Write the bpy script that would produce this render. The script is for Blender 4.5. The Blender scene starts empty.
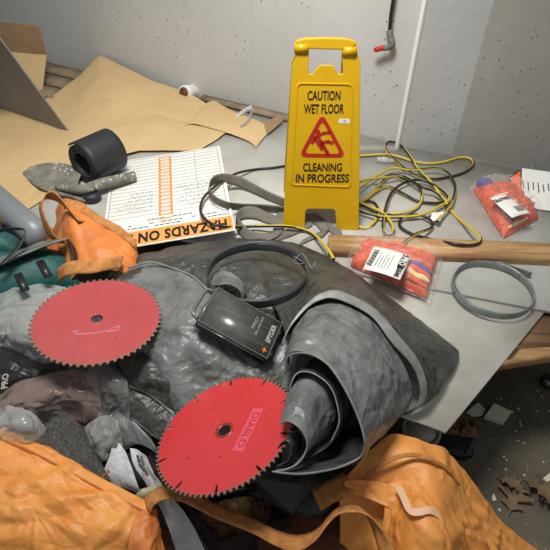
import bpy, bmesh, math, random
import numpy as np
from mathutils import Vector, Matrix, noise
random.seed(7)
COL = bpy.context.scene.collection
PI = math.pi
# ------------------------------------------------------------------ camera
F = 520.0; TH = math.radians(41.2); RO = math.radians(1.5); H = 1.55; T = 0.45
cam = bpy.data.cameras.new('camera'); camo = bpy.data.objects.new('camera', cam); COL.objects.link(camo)
cam.sensor_width = 36; cam.lens = 36*F/550; cam.clip_start = .02
camo.matrix_world = Matrix.Translation((0,0,H)) @ Matrix.Rotation(PI/2-TH,4,'X') @ Matrix.Rotation(RO,4,'Z')
bpy.context.scene.camera = camo

def ray(px, py):
    u=(px-275)/F; v=-(py-275)/F
    c,s=math.cos(RO),math.sin(RO)
    x=u*c-v*s; y=u*s+v*c
    return Vector((x, math.cos(TH)+y*math.sin(TH), -math.sin(TH)+y*math.cos(TH)))
EYE = Vector((0,0,H))
def P(px, py, h=0.0):                 # a point of the place at height h above the table boards
    r=ray(px,py); t=(T+h-H)/r.z
    return EYE+r*t
def PL(px, py, o, n):                 # a point of the place on the plane (o, n)
    r=ray(px,py); t=(o-EYE).dot(n)/r.dot(n)
    return EYE+r*t

# ------------------------------------------------------------------ materials
def lin(c):
    return tuple(((v/255)/12.92 if v/255<=.04045 else ((v/255+.055)/1.055)**2.4) for v in c)+(1,)
def mat(name, col, rough=.6, var=None, vscale=8, bump=0, bscale=60, bdist=.002, metal=0, spec=.5, weave=0, wscale=400,
        spots=None, spot_scale=40, spot_t=.12, coat=0, trans=0, detail=4):
    m=bpy.data.materials.new(name); m.use_nodes=True; nt=m.node_tree; N=nt.nodes; L=nt.links
    b=N['Principled BSDF']; b.inputs['Roughness'].default_value=rough; b.inputs['Metallic'].default_value=metal
    b.inputs['Specular IOR Level'].default_value=spec; b.inputs['Coat Weight'].default_value=coat
    b.inputs['Transmission Weight'].default_value=trans
    tc=N.new('ShaderNodeTexCoord')
    last=None
    if var:
        n=N.new('ShaderNodeTexNoise'); n.inputs['Scale'].default_value=vscale; n.inputs['Detail'].default_value=detail+2; n.inputs['Roughness'].default_value=.62
        L.new(tc.outputs['Object'],n.inputs['Vector'])
        r=N.new('ShaderNodeValToRGB'); r.color_ramp.elements[0].position=.34; r.color_ramp.elements[1].position=.66
        r.color_ramp.elements[0].color=lin(var); r.color_ramp.elements[1].color=lin(col)
        L.new(n.outputs['Fac'],r.inputs['Fac']); last=r.outputs['Color']
    if spots:
        v=N.new('ShaderNodeTexVoronoi'); v.inputs['Scale'].default_value=spot_scale
        L.new(tc.outputs['Object'],v.inputs['Vector'])
        r2=N.new('ShaderNodeValToRGB'); r2.color_ramp.elements[0].position=spot_t*.7; r2.color_ramp.elements[1].position=spot_t
        r2.color_ramp.elements[0].color=(1,1,1,1); r2.color_ramp.elements[1].color=(0,0,0,1)
        L.new(v.outputs['Distance'],r2.inputs['Fac'])
        n2=N.new('ShaderNodeTexNoise'); n2.inputs['Scale'].default_value=spot_scale*.13; L.new(tc.outputs['Object'],n2.inputs['Vector'])
        g=N.new('ShaderNodeMath'); g.operation='GREATER_THAN'; g.inputs[1].default_value=.49; L.new(n2.outputs['Fac'],g.inputs[0])
        mu=N.new('ShaderNodeMath'); mu.operation='MULTIPLY'; L.new(r2.outputs['Color'],mu.inputs[0]); L.new(g.outputs[0],mu.inputs[1])
        mx=N.new('ShaderNodeMix'); mx.data_type='RGBA'; L.new(mu.outputs[0],mx.inputs['Factor'])
        if last: L.new(last,mx.inputs['A'])
        else: mx.inputs['A'].default_value=lin(col)
        mx.inputs['B'].default_value=lin(spots); last=mx.outputs['Result']
    if last: L.new(last,b.inputs['Base Color'])
    else: b.inputs['Base Color'].default_value=lin(col)
    prev=None
    if bump:
        n=N.new('ShaderNodeTexNoise'); n.inputs['Scale'].default_value=bscale; n.inputs['Detail'].default_value=detail
        L.new(tc.outputs['Object'],n.inputs['Vector'])
        bp=N.new('ShaderNodeBump'); bp.inputs['Strength'].default_value=bump; bp.inputs['Distance'].default_value=bdist
        L.new(n.outputs['Fac'],bp.inputs['Height']); prev=bp
    if weave:
        ws=[]
        for ax in ('X','Y'):
            w=N.new('ShaderNodeTexWave'); w.bands_direction=ax; w.inputs['Scale'].default_value=wscale/20
            L.new(tc.outputs['Object'],w.inputs['Vector']); ws.append(w)
        a=N.new('ShaderNodeMath'); a.operation='ADD'; L.new(ws[0].outputs['Fac'],a.inputs[0]); L.new(ws[1].outputs['Fac'],a.inputs[1])
        bp=N.new('ShaderNodeBump'); bp.inputs['Strength'].default_value=weave; bp.inputs['Distance'].default_value=.0008
        L.new(a.outputs[0],bp.inputs['Height'])
        if prev: L.new(prev.outputs['Normal'],bp.inputs['Normal'])
        prev=bp
    if prev: L.new(prev.outputs['Normal'],b.inputs['Normal'])
    return m
def film(name, col=(235,235,235), alpha=.25, rough=.18, bump=.5, bscale=45):
    m=mat(name,col,rough,bump=bump,bscale=bscale,bdist=.004,spec=.8)
    m.node_tree.nodes['Principled BSDF'].inputs['Alpha'].default_value=alpha
    return m
def creased(name, col, var, rough, scale=9, strength=.6, bdist=.006, weave=.12):   # crackled sheet plastic
    m=mat(name,col,rough,var=var,vscale=14,weave=weave,wscale=2600,bump=.35,bscale=240,bdist=.0012,detail=2)
    nt=m.node_tree; N=nt.nodes; L=nt.links; b=N['Principled BSDF']
    tc=N.new('ShaderNodeTexCoord')
    def rid(sc_,dist,wt,prev):
        v=N.new('ShaderNodeTexNoise'); v.inputs['Scale'].default_value=sc_; v.inputs['Detail'].default_value=2; v.inputs['Distortion'].default_value=dist
        L.new(tc.outputs['Object'],v.inputs['Vector'])
        a=N.new('ShaderNodeMath'); a.operation='SUBTRACT'; a.inputs[1].default_value=.5; L.new(v.outputs['Fac'],a.inputs[0])
        c=N.new('ShaderNodeMath'); c.operation='ABSOLUTE'; L.new(a.outputs[0],c.inputs[0])
        m_=N.new('ShaderNodeMath'); m_.operation='MULTIPLY_ADD'; m_.inputs[1].default_value=-wt; L.new(c.outputs[0],m_.inputs[0])
        if prev: L.new(prev.outputs[0],m_.inputs[2])
        else: m_.inputs[2].default_value=.5
        return m_
    s=rid(scale*.9,.5,2.2,None)
    wn_=N.new('ShaderNodeTexNoise'); wn_.inputs['Scale'].default_value=scale*.9; wn_.inputs['Detail'].default_value=3; L.new(tc.outputs['Object'],wn_.inputs['Vector'])
    ad=N.new('ShaderNodeVectorMath'); ad.operation='MULTIPLY_ADD'; ad.inputs[1].default_value=(.12,.12,.12)
    L.new(wn_.outputs['Color'],ad.inputs[0]); L.new(tc.outputs['Object'],ad.inputs[2])
    for sc_,wt in ((scale*1.7,.9),(scale*4.3,.42)):
        v=N.new('ShaderNodeTexVoronoi'); v.inputs['Scale'].default_value=sc_; L.new(ad.outputs[0],v.inputs['Vector'])
        m_=N.new('ShaderNodeMath'); m_.operation='MULTIPLY_ADD'; m_.inputs[1].default_value=wt; L.new(v.outputs['Distance'],m_.inputs[0]); L.new(s.outputs[0],m_.inputs[2]); s=m_
    bp=N.new('ShaderNodeBump'); bp.inputs['Strength'].default_value=strength; bp.inputs['Distance'].default_value=bdist*2.2
    L.new(s.outputs[0],bp.inputs['Height'])
    old=b.inputs['Normal'].links[0].from_socket
    L.new(old,bp.inputs['Normal']); L.new(bp.outputs['Normal'],b.inputs['Normal'])
    return m

M={}
M['wall']=mat('painted_concrete',(196,196,193),.75,var=(184,184,181),vscale=1.3,bump=.35,bscale=22,bdist=.006,spots=(104,102,97),spot_scale=30,spot_t=.13)
M['wall_grey']=mat('grey_concrete',(168,165,157),.8,var=(154,151,143),vscale=1.6,bump=.35,bscale=22,bdist=.006,spots=(84,82,77),spot_scale=30,spot_t=.13)  # greyer, darker concrete tone for the wall on the right
M['highlight']=mat('painted_highlight',(224,224,220),.5)  # near-white tone standing in for light on the pilaster edge
M['floor']=mat('dark_concrete',(104,96,80),.8,var=(74,68,56),vscale=3,bump=.3,bscale=40,spots=(190,185,172),spot_scale=75,spot_t=.12)
M['board']=mat('whitewashed_board',(200,197,187),.42,var=(168,164,150),vscale=3.5,bump=.2,bscale=14,bdist=.004)
M['frp']=mat('pebbled_white_board',(204,203,196),.5,var=(176,174,165),vscale=4,bump=.5,bscale=180,bdist=.002)
M['edge']=mat('board_edge',(188,182,166),.8,var=(150,140,120),vscale=20)
M['kraft']=mat('kraft_paper',(208,180,132),.75,var=(196,166,118),vscale=2.5,bump=.3,bscale=7,bdist=.01)
M['kraft_dark']=mat('brown_cardboard',(158,128,96),.85,var=(140,112,84),vscale=10)
M['card_grey']=mat('greyed_cardboard',(134,131,126),.85,var=(122,119,113),vscale=4,bump=.1,bscale=5)
M['oldwood']=mat('weathered_wood',(150,132,106),.85,var=(112,98,80),vscale=12,bump=.4,bscale=60)
def wood(name,c1,c2,sx=3,sy=40):
    m=mat(name,c1,.7); nt=m.node_tree; N=nt.nodes; L=nt.links
    tc=N.new('ShaderNodeTexCoord'); mp=N.new('ShaderNodeMapping'); mp.inputs['Scale'].default_value=(sx,sy,sy)
    n=N.new('ShaderNodeTexNoise'); n.inputs['Scale'].default_value=1.6; n.inputs['Detail'].default_value=6; n.inputs['Distortion'].default_value=.6
    r=N.new('ShaderNodeValToRGB'); r.color_ramp.elements[0].position=.35; r.color_ramp.elements[1].position=.65
    r.color_ramp.elements[0].color=lin(c2); r.color_ramp.elements[1].color=lin(c1)
    L.new(tc.outputs['Object'],mp.inputs['Vector']); L.new(mp.outputs[0],n.inputs['Vector']); L.new(n.outputs['Fac'],r.inputs['Fac'])
    L.new(r.outputs['Color'],N['Principled BSDF'].inputs['Base Color'])
    bp=N.new('ShaderNodeBump'); bp.inputs['Strength'].default_value=.3; bp.inputs['Distance'].default_value=.002
    L.new(n.outputs['Fac'],bp.inputs['Height']); L.new(bp.outputs['Normal'],N['Principled BSDF'].inputs['Normal'])
    return m
M['wood']=wood('pine_lumber',(196,158,110),(150,112,72))
M['wood_brown']=wood('brown_lumber',(132,100,66),(96,70,46))
M['silver']=creased('silver_side_of_tarp',(122,126,124),(92,95,93),.36,scale=9,strength=.62)
M['dark']=creased('dark_side_of_tarp',(76,76,72),(50,50,47),.4,scale=11,strength=.62)
M['inner']=creased('inside_of_tarp',(70,72,74),(50,52,54),.4,scale=9,strength=.62)
M['hem']=mat('tarp_hem',(138,140,135),.42,var=(112,114,109),vscale=30)
M['red']=mat('red_coating',(200,58,60),.34,var=(194,52,55),vscale=5,bump=.06,bscale=30,coat=.4)
M['pinkred']=mat('sheen_red_coating',(178,80,80),.26,var=(168,70,72),vscale=5,bump=.06,bscale=30,coat=.6)  # base colour shifted to pink to carry the gloss sheen
M['steel']=mat('bare_steel',(170,158,136),.35,metal=.75)
M['pinkmark']=mat('lilac_print',(240,120,165),.3)
M['black']=mat('black_plastic',(30,30,32),.4,bump=.1)
M['rubber']=mat('black_rubber',(44,45,48),.55,var=(36,36,39),vscale=12)
M['smoke']=mat('smoky_plastic',(88,87,83),.3,var=(62,62,60),vscale=18,bump=.1,bscale=20,coat=.4)
M['smoke_rim']=mat('smoky_plastic_rim',(100,100,100),.3,coat=.3)
M['print_white']=mat('white_print',(160,158,150),.6)
M['print_orange']=mat('orange_print',(235,120,40),.6)
M['yellow']=mat('yellow_plastic',(216,172,6),.4,var=(206,162,4),vscale=4,bump=.05,bscale=90)
M['ink']=mat('black_ink',(28,26,24),.5)
M['redink']=mat('red_ink',(176,34,22),.5)
M['white']=mat('white_card',(232,231,226),.5,var=(222,221,215),vscale=7)
M['lineink']=mat('faint_grey_ink',(120,120,120),.6)
M['ltorange']=mat('orange_band',(238,158,84),.55)
M['orange']=creased('orange_woven_plastic',(234,162,84),(220,138,60),.5,scale=8,strength=.25,weave=.1)
M['orange_deep']=creased('deep_orange_woven_plastic',(216,132,66),(196,110,50),.5,scale=8,strength=.25,weave=.1)
M['strap']=mat('orange_webbing',(212,148,80),.7,var=(176,112,54),vscale=60,weave=.8,wscale=2600)
M['grey_pvc']=mat('grey_pipe',(122,128,130),.4)
M['teal']=mat('teal_nylon',(34,92,88),.5,var=(26,76,74),vscale=9,weave=.3,wscale=3000,bump=.4,bscale=18,bdist=.006)
M['blue']=mat('navy_cloth',(44,50,96),.7,bump=.3,bscale=20)
M['greyweb']=mat('grey_webbing',(134,129,118),.75,var=(110,106,97),vscale=14,weave=.7,wscale=3000)
M['concrete']=mat('cement_crust',(138,136,124),.85,var=(98,98,86),vscale=22,bump=.9,bscale=50,bdist=.006,spots=(196,192,180),spot_scale=60,spot_t=.3)
M['galv']=mat('galvanised_steel',(150,154,154),.38,metal=.5,var=(120,124,125),vscale=18,spots=(60,62,62),spot_scale=90,spot_t=.2)
M['darksteel']=mat('dark_steel_band',(84,88,90),.35,metal=.5)
M['tanpaper']=mat('white_paper',(206,206,208),.6,bump=.5,bscale=12,bdist=.01)
M['foam']=mat('charcoal_foam',(84,83,80),.95,var=(48,48,47),vscale=160,bump=1,bscale=220,bdist=.003,spots=(120,120,120),spot_scale=260,spot_t=.3)
M['clear']=film('clear_film',(200,202,198),.22,rough=.12,bump=.25,bscale=14)
M['milky']=film('milky_film',(205,207,202),.45,rough=.16,bump=.25,bscale=14)
M['pinkfilm']=film('rosy_film',(168,146,136),.5,rough=.18,bump=.25,bscale=14)
M['packfilm']=film('pack_film',(250,240,232),.12,rough=.05,bump=1,bscale=60)
M['gloveo']=mat('orange_glove',(232,100,54),.5,var=(176,48,26),vscale=34,bump=.4,bscale=45,bdist=.004)
M['gloveb']=mat('purple_glove',(70,60,140),.6)
M['glovey']=mat('cream_glove',(236,206,140),.6)
M['cap_clear']=mat('cloudy_lid',(186,178,164),.3,var=(160,152,140),vscale=20)
M['litter']=mat('brown_scraps',(132,98,58),.8,var=(60,46,30),vscale=50,bump=1,bscale=60,bdist=.01)
M['tile']=mat('cream_tile',(206,198,180),.5)
M['leaf']=mat('dry_leaf',(120,98,72),.8,var=(88,70,50),vscale=30,bump=.4)
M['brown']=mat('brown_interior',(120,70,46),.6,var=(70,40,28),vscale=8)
M['redplastic']=mat('red_grip',(190,30,42),.4)
M['hookgrey']=mat('dusty_fitting',(122,122,108),.7,var=(92,94,84),vscale=60,bump=.4)
M['cream']=mat('cream_lump',(170,164,138),.7,bump=.5,bscale=30,bdist=.01)
M['tag_orange']=mat('orange_tag',(230,98,52),.5)
M['cordy']=mat('yellow_cord',(200,176,52),.45)
M['cordb']=mat('black_cord',(34,33,30),.4)
M['plaster']=mat('plaster_crumb',(178,172,158),.9)

# ------------------------------------------------------------------ object helpers
def link_mesh(name, me, m, parent=None, mats=None, smooth=True):
    o=bpy.data.objects.new(name, me); COL.objects.link(o)
    for mm in (mats or [m]): me.materials.append(mm)
    if smooth:
        me.polygons.foreach_set('use_smooth',[True]*len(me.polygons))
    if parent is not None:
        o.parent=parent; o.location=-parent.location if parent.type=='EMPTY' and parent.rotation_euler[2]==0 and not parent.get('local') else (0,0,0)
    return o
def recenter(o):
    vs=[v.co for v in o.data.vertices]
    c=Vector((sum(v.x for v in vs)/len(vs),sum(v.y for v in vs)/len(vs),min(v.z for v in vs)))
    o.data.transform(Matrix.Translation(-c)); o.location=o.location+c if o.parent else c
    return o
def tag(o,label,cat,group=None):
    o['label']=label; o['category']=cat
    if group: o['group']=group
    return o
def thing(name,loc,label,cat,group=None):
    o=bpy.data.objects.new(name,None); o.empty_display_size=.02; COL.objects.link(o); o.location=Vector(loc)
    return tag(o,label,cat,group)
def frame_thing(name,mtx,label,cat,group=None):     # its parts are built in its own axes
    o=bpy.data.objects.new(name,None); o.empty_display_size=.02; COL.objects.link(o); o.matrix_world=mtx; o['local']=1
    o=tag(o,label,cat,group); return o
def sub(name,me,m,parent,mats=None,smooth=True):    # a sub-part under a mesh part
    o=bpy.data.objects.new(name,me); COL.objects.link(o)
    for mm in (mats or [m]): me.materials.append(mm)
    if smooth: me.polygons.foreach_set('use_smooth',[True]*len(me.polygons))
    o.parent=parent; return o
def single(name,me,m,label,cat,group=None,mats=None,smooth=True):
    o=link_mesh(name,me,m,None,mats,smooth); recenter(o); return tag(o,label,cat,group)

def cr(p0,p1,p2,p3,t):
    return .5*((2*p1)+(-p0+p2)*t+(2*p0-5*p1+4*p2-p3)*t*t+(-p0+3*p1-3*p2+p3)*t**3)
def V(p): return p.copy() if isinstance(p,Vector) else (P(*p) if len(p)==3 else P(p[0],p[1],0))
def resample(pts,n,lin_=False,closed=False):
    pts=[V(p) for p in pts]
    if closed: pts=pts+[pts[0]]
    if len(pts)==1: return [pts[0].copy() for _ in range(n)]
    d=[0]
    for a,b in zip(pts,pts[1:]): d.append(d[-1]+max((b-a).length,1e-6))
    out=[]; m=len(pts)
    for i in range(n):
        s=d[-1]*i/(n-1); k=0
        while k<m-2 and d[k+1]<s: k+=1
        t=(s-d[k])/(d[k+1]-d[k]); t=min(max(t,0),1)
        if lin_: out.append(pts[k].lerp(pts[k+1],t)); continue
        if closed: a=pts[k-1] if k>0 else pts[-2]; b=pts[k+2] if k+2<m else pts[1]
        else:
            a=pts[k-1] if k>0 else 2*pts[0]-pts[1]; b=pts[k+2] if k+2<m else 2*pts[-1]-pts[-2]
        out.append(cr(a,pts[k],pts[k+1],b,t))
    return out
def across(rows,nv,lin_=False):
    out=[]; m=len(rows)
    for j in range(nv):
        f=(m-1)*j/(nv-1); k=min(int(f),m-2); t=f-k
        a=rows[k-1] if k>0 else [2*x-y for x,y in zip(rows[0],rows[1])]
        b=rows[k+2] if k+2<m else [2*x-y for x,y in zip(rows[-1],rows[-2])]
        if lin_: out.append([x.lerp(y,t) for x,y in zip(rows[k],rows[k+1])])
        else: out.append([cr(p,x,y,q,t) for p,x,y,q in zip(a,rows[k],rows[k+1],b)])
    return out
def crumple(p,amp,sc,seed=0):
    q=p*sc+Vector((seed*3.1,seed*1.7,seed))
    w=noise.noise_vector(q*.5)*.8
    q=q+w                               # sharp ridge lines between smooth hollows, as in creased sheet
    r=lambda k,o: .28-abs(noise.noise(q*k+Vector((o,0,0))))
    d=noise.voronoi(q*.9)[0]
    d2=noise.voronoi(q*2.1+w)[0]
    return amp*(1.9*r(.5,0)+1.3*r(1.15,7)+.45*r(2.6,3)+.5*(d[0]-.45)+.30*(min(d2[1]-d2[0],.6)-.3))
def grid_mesh(name,g,closed_u=False):
    nv=len(g); nu=len(g[0]); vs=[tuple(v) for r in g for v in r]; fs=[]
    for j in range(nv-1):
        for i in range(nu-1): fs.append((j*nu+i,j*nu+i+1,(j+1)*nu+i+1,(j+1)*nu+i))
        if closed_u: fs.append((j*nu+nu-1,j*nu,(j+1)*nu,(j+1)*nu+nu-1))
    me=bpy.data.meshes.new(name); me.from_pydata(vs,[],fs); me.update(); return me
def creases(g,seed,sets,lines=()):
    """straight sharp folds laid over a sheet: sets of (how many, shortest, longest, width, height)"""
    nv=len(g); nu=len(g[0]); A=np.array([[tuple(v) for v in r] for r in g])
    def normals(A):
        du=np.gradient(A,axis=1); dv=np.gradient(A,axis=0); n=np.cross(du,dv); l=np.linalg.norm(n,axis=-1,keepdims=True); l[l<1e-12]=1
        return n/l
    rn=np.random.RandomState(seed+11); D=np.zeros((nv,nu))
    N0=normals(A); flip=-1 if N0[...,2].mean()<0 else 1
    def add(a,b,w,h):
        ab=b-a; L=(ab@ab)+1e-9; t=((A-a)@ab)/L; tc=np.clip(t,0,1)
        d=np.linalg.norm(A-(a+tc[...,None]*ab),axis=-1); ww=w*(.35+.65*np.sin(np.pi*np.clip(tc,.02,.98)))
        D[...]+=h*np.clip(1-d/ww,0,1)*np.sqrt(np.sin(np.pi*np.clip(tc,.03,.97)))
    for (K,l0,l1,w,h) in sets:
        for _ in range(K):
            p=A[rn.randint(nv),rn.randint(nu)]; q=A[rn.randint(nv),rn.randint(nu)]
            v=q-p; L=np.linalg.norm(v)
            if L<1e-6: continue
            ln=rn.uniform(l0,l1); add(p,p+v/L*ln,w*rn.uniform(.6,1.4),h*rn.uniform(.5,1.2)*(1 if rn.rand()<.62 else -1))
    for a,b,w,h in lines: add(np.array(a),np.array(b),w,h)
    B=A+N0*(D*flip)[...,None]
    return [[Vector(v) for v in r] for r in B]
BIG=(26,.08,.22,.030,.0065); FINE=(150,.03,.12,.007,.0017)
def sheet(name,rows,amp=.004,sc=12,seed=0,nu=70,nv=60,lin_=False,linr=False,sets=(),lines=()):
    rs=[resample(r,nu,linr) for r in rows]
    g=across(rs,nv,lin_)
    if amp:
        out=[]
        for j in range(nv):
            row=[]
            for i in range(nu):
                a=g[j][max(i-1,0)];b=g[j][min(i+1,nu-1)];c=g[max(j-1,0)][i];d=g[min(j+1,nv-1)][i]
                n=(b-a).cross(c-d)
                n=n.normalized() if n.length>1e-9 else Vector((0,0,1))
                row.append(g[j][i]+n*crumple(g[j][i],amp,sc,seed))
            out.append(row)
        g=out
    if sets or lines: g=creases(g,seed,sets,[(V(a),V(b),w,h) for a,b,w,h in lines])
    return grid_mesh(name,g)
def thick(o,t,off=0):
    md=o.modifiers.new('thickness','SOLIDIFY'); md.thickness=t; md.offset=off; return o
def tube_mesh(name,pts,r,seg=10,closed=False,n=None,lin_=False,two=False,taper=None):
    ps=resample(pts,n or max(24,len(pts)*8),lin_,closed) if (n!=0) else [V(p) for p in pts]
    if closed: ps=ps[:-1]
    bm=bmesh.new(); rings=[]; N_=len(ps)
    up=Vector((0,0,1)); prev=None
    for i,p in enumerate(ps):
        a=ps[i-1] if (i>0 or closed) else ps[0]; b=ps[(i+1)%N_] if (i<N_-1 or closed) else ps[-1]
        t=(b-a); t=t.normalized() if t.length>1e-9 else Vector((1,0,0))
        if prev is None:
            s=t.cross(up); s=s if s.length>.05 else t.cross(Vector((1,0,0)))
        else: s=prev-t*prev.dot(t)
        s=s.normalized(); prev=s; w=s.cross(t)
        rr=r*(taper(i/(N_-1)) if taper else 1)
        rings.append([bm.verts.new(p+s*rr*math.cos(2*PI*k/seg)+w*rr*math.sin(2*PI*k/seg)) for k in range(seg)])
    lim=N_ if closed else N_-1
    for i in range(lim):
        A=rings[i];B=rings[(i+1)%N_]
        for k in range(seg):
            f=bm.faces.new((A[k],A[(k+1)%seg],B[(k+1)%seg],B[k]))
            if two: f.material_index=1 if ((k/seg+ i*two)%1.0)<.5 else 0
    if not closed:
        bm.faces.new(rings[0][::-1]); bm.faces.new(rings[-1])
    bmesh.ops.recalc_face_normals(bm,faces=bm.faces)
    me=bpy.data.meshes.new(name); bm.to_mesh(me); bm.free(); return me
def ribbon_mesh(name,pts,dirs,w,t=.002,n=80,closed=False):
    """a flat band along pts; dirs give the direction of its width"""
    ps=resample(pts,n,closed=closed)
    ds=[]; m=len(dirs)
    for i in range(n):
        f=(m-1)*i/(n-1); k=min(int(f),m-2) if m>1 else 0
        d=Vector(dirs[k]).lerp(Vector(dirs[k+1]),f-k) if m>1 else Vector(dirs[0]); ds.append(d.normalized())
    g=[]
    for s in (-1,-.5,0,.5,1): g.append([p+d*w*.5*s for p,d in zip(ps,ds)])
    return grid_mesh(name,g)
def prism(name,poly,z0,z1):
    bm=bmesh.new()
    a=[bm.verts.new((p[0],p[1],z0)) for p in poly]; b=[bm.verts.new((p[0],p[1],z1)) for p in poly]
    bm.faces.new(a[::-1]); bm.faces.new(b); n=len(poly)
    for i in range(n): bm.faces.new((a[i],a[(i+1)%n],b[(i+1)%n],b[i]))
    bmesh.ops.recalc_face_normals(bm,faces=bm.faces)
    me=bpy.data.meshes.new(name); bm.to_mesh(me); bm.free(); return me
def slab(name,pts,vec):                                # polygon of 3D points given depth along vec
    bm=bmesh.new(); a=[bm.verts.new(p) for p in pts]; b=[bm.verts.new(Vector(p)+vec) for p in pts]
    bm.faces.new(a[::-1]); bm.faces.new(b); n=len(pts)
    for i in range(n): bm.faces.new((a[i],a[(i+1)%n],b[(i+1)%n],b[i]))
    bmesh.ops.recalc_face_normals(bm,faces=bm.faces)
    me=bpy.data.meshes.new(name); bm.to_mesh(me); bm.free(); return me
def bar(name,a,b,w,h,bev=.002):                        # a timber from a to b (centre line of its base)
    a=Vector(a);b=Vector(b); t=(b-a).normalized(); s=Vector((t.y,-t.x,0)).normalized(); u=s.cross(t)
    if u.z<0: u=-u
    bm=bmesh.new(); vs=[]
    for e in (a,b):
        for i,j in ((-1,0),(1,0),(1,1),(-1,1)): vs.append(bm.verts.new(e+s*w*.5*i+u*h*j))
    for f in ((3,2,1,0),(4,5,6,7),(0,1,5,4),(1,2,6,5),(2,3,7,6),(3,0,4,7)): bm.faces.new([vs[k] for k in f])
    bmesh.ops.recalc_face_normals(bm,faces=bm.faces)
    bmesh.ops.bevel(bm,geom=bm.edges[:],offset=bev,segments=2,affect='EDGES')
    me=bpy.data.meshes.new(name); bm.to_mesh(me); bm.free(); return me
def box_mesh(name,x0,x1,y0,y1,z0,z1,bev=0,seg=2):
    bm=bmesh.new(); bmesh.ops.create_cube(bm,size=1)
    for v in bm.verts: v.co=Vector(((x0+x1)/2+v.co.x*(x1-x0),(y0+y1)/2+v.co.y*(y1-y0),(z0+z1)/2+v.co.z*(z1-z0)))
    if bev: bmesh.ops.bevel(bm,geom=bm.edges[:],offset=bev,segments=seg,affect='EDGES')
    me=bpy.data.meshes.new(name); bm.to_mesh(me); bm.free(); return me
def pillow(name,quad,h,amp=.003,sc=25,seed=0,n=46,pw=4,base=.15):  # quad: four 3D corners TL TR BR BL on the surface
    q=[Vector(p) for p in quad]; g=[]; gb=[]
    for j in range(n):
        v=j/(n-1); row=[]; rb=[]
        for i in range(n):
            u=i/(n-1); su=2*u-1; sv=2*v-1
            p=q[0].lerp(q[1],u).lerp(q[3].lerp(q[2],u),v)
            e=max(0,1-abs(su)**pw)*max(0,1-abs(sv)**pw); e=e**.5
            c=crumple(p,amp,sc,seed)
            row.append(p+Vector((0,0,h*(base+(1-base)*e)+c*(.3+e))))
            rb.append(p+Vector((0,0,h*base*(1-e))))
        g.append(row); gb.append(rb)
    bm=bmesh.new()
    A=[[bm.verts.new(p) for p in r] for r in g]; B=[[bm.verts.new(p) for p in r] for r in gb]
    for j in range(n-1):
        for i in range(n-1):
            bm.faces.new((A[j][i],A[j+1][i],A[j+1][i+1],A[j][i+1])); bm.faces.new((B[j][i],B[j][i+1],B[j+1][i+1],B[j+1][i]))
    loop=[(0,i) for i in range(n)]+[(j,n-1) for j in range(1,n)]+[(n-1,i) for i in range(n-2,-1,-1)]+[(j,0) for j in range(n-2,0,-1)]
    for k in range(len(loop)):
        a=loop[k];b=loop[(k+1)%len(loop)]
        bm.faces.new((A[a[0]][a[1]],A[b[0]][b[1]],B[b[0]][b[1]],B[a[0]][a[1]]))
    bmesh.ops.recalc_face_normals(bm,faces=bm.faces)
    me=bpy.data.meshes.new(name); bm.to_mesh(me); bm.free(); return me
def text_mesh(s,size,ext=.0004,off=0,align='CENTER',xs=1.0,spacing=1.0):
    c=bpy.data.curves.new('lettering','FONT'); c.body=s; c.size=size; c.extrude=ext; c.offset=off; c.align_x=align; c.align_y='CENTER'
    c.space_character=spacing; c.resolution_u=3
    o=bpy.data.objects.new('tmp',c); COL.objects.link(o); bpy.context.view_layer.update()
    me=bpy.data.meshes.new_from_object(o.evaluated_get(bpy.context.evaluated_depsgraph_get()))
    bpy.data.objects.remove(o); bpy.data.curves.remove(c)
    me.materials.clear(); me.transform(Matrix.Diagonal((xs,1,1,1))); return me
def merge(meshes,name):
    bm=bmesh.new()
    for me in meshes: bm.from_mesh(me)
    out=bpy.data.meshes.new(name); bm.to_mesh(out); bm.free(); return out
def at_mesh(me,x,y,z=0,rot=0):
    me.transform(Matrix.Translation((x,y,z))@Matrix.Rotation(rot,4,'Z')); return me
def basis_m(c,tx,ty,yaw):
    n=Vector((tx,ty,1)).normalized(); a=Vector((math.cos(yaw),math.sin(yaw),0)); a=(a-n*a.dot(n)).normalized(); b=n.cross(a)
    m=Matrix((a,b,n)).transposed().to_4x4(); m.translation=Vector(c); return m
def struct(name,me,m,smooth=False):
    o=link_mesh(name,me,m,None,None,smooth); o['kind']='structure'; return o

# ================================================================== SETTING
fl=struct('floor',box_mesh('floor',-4,4,-2,5,-.1,0),M['floor'])
A0=Vector((-1.392,3.139,0)); E1=Vector((.55,2.194,0)); wd=(E1-A0).normalized(); wn=Vector((wd.y,-wd.x,0))   # wn faces the camera
E2=PL(452,154.5,E1-wn*.11,wn); E2.z=0
L0=A0-wd*2.2
WZ=2.9
def wallpoly(pts,name,m='wall'): return struct(name,prism(name,pts,0,WZ),M[m])
wallpoly([L0,E1,E1-wn*.25,L0-wn*.25],'wall_back')
# pilaster: a lit narrow return, then a face turned slightly away
e1f=E1+wn*.045+wd*.012
wallpoly([E1+wn*.0,e1f,E2,E2+(E2-E1).normalized()*.0-wn*.3,E1-wn*.25],'wall_column')
rw0=E2-wn*.035+wd*.075; rd=Vector((math.cos(math.radians(2)),math.sin(math.radians(2)),0))
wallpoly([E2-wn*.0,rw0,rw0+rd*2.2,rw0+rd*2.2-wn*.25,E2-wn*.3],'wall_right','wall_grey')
# added near-white strip, painting the lit highlight down the edge of the pilaster
struct('highlight_strip',prism('highlight',[E1+wn*.0,E1+wn*.052-wd*.004,E1+wn*.055+wd*.010,e1f+wd*.004,E1+wd*.004],0,WZ-.02),M['highlight'])
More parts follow.
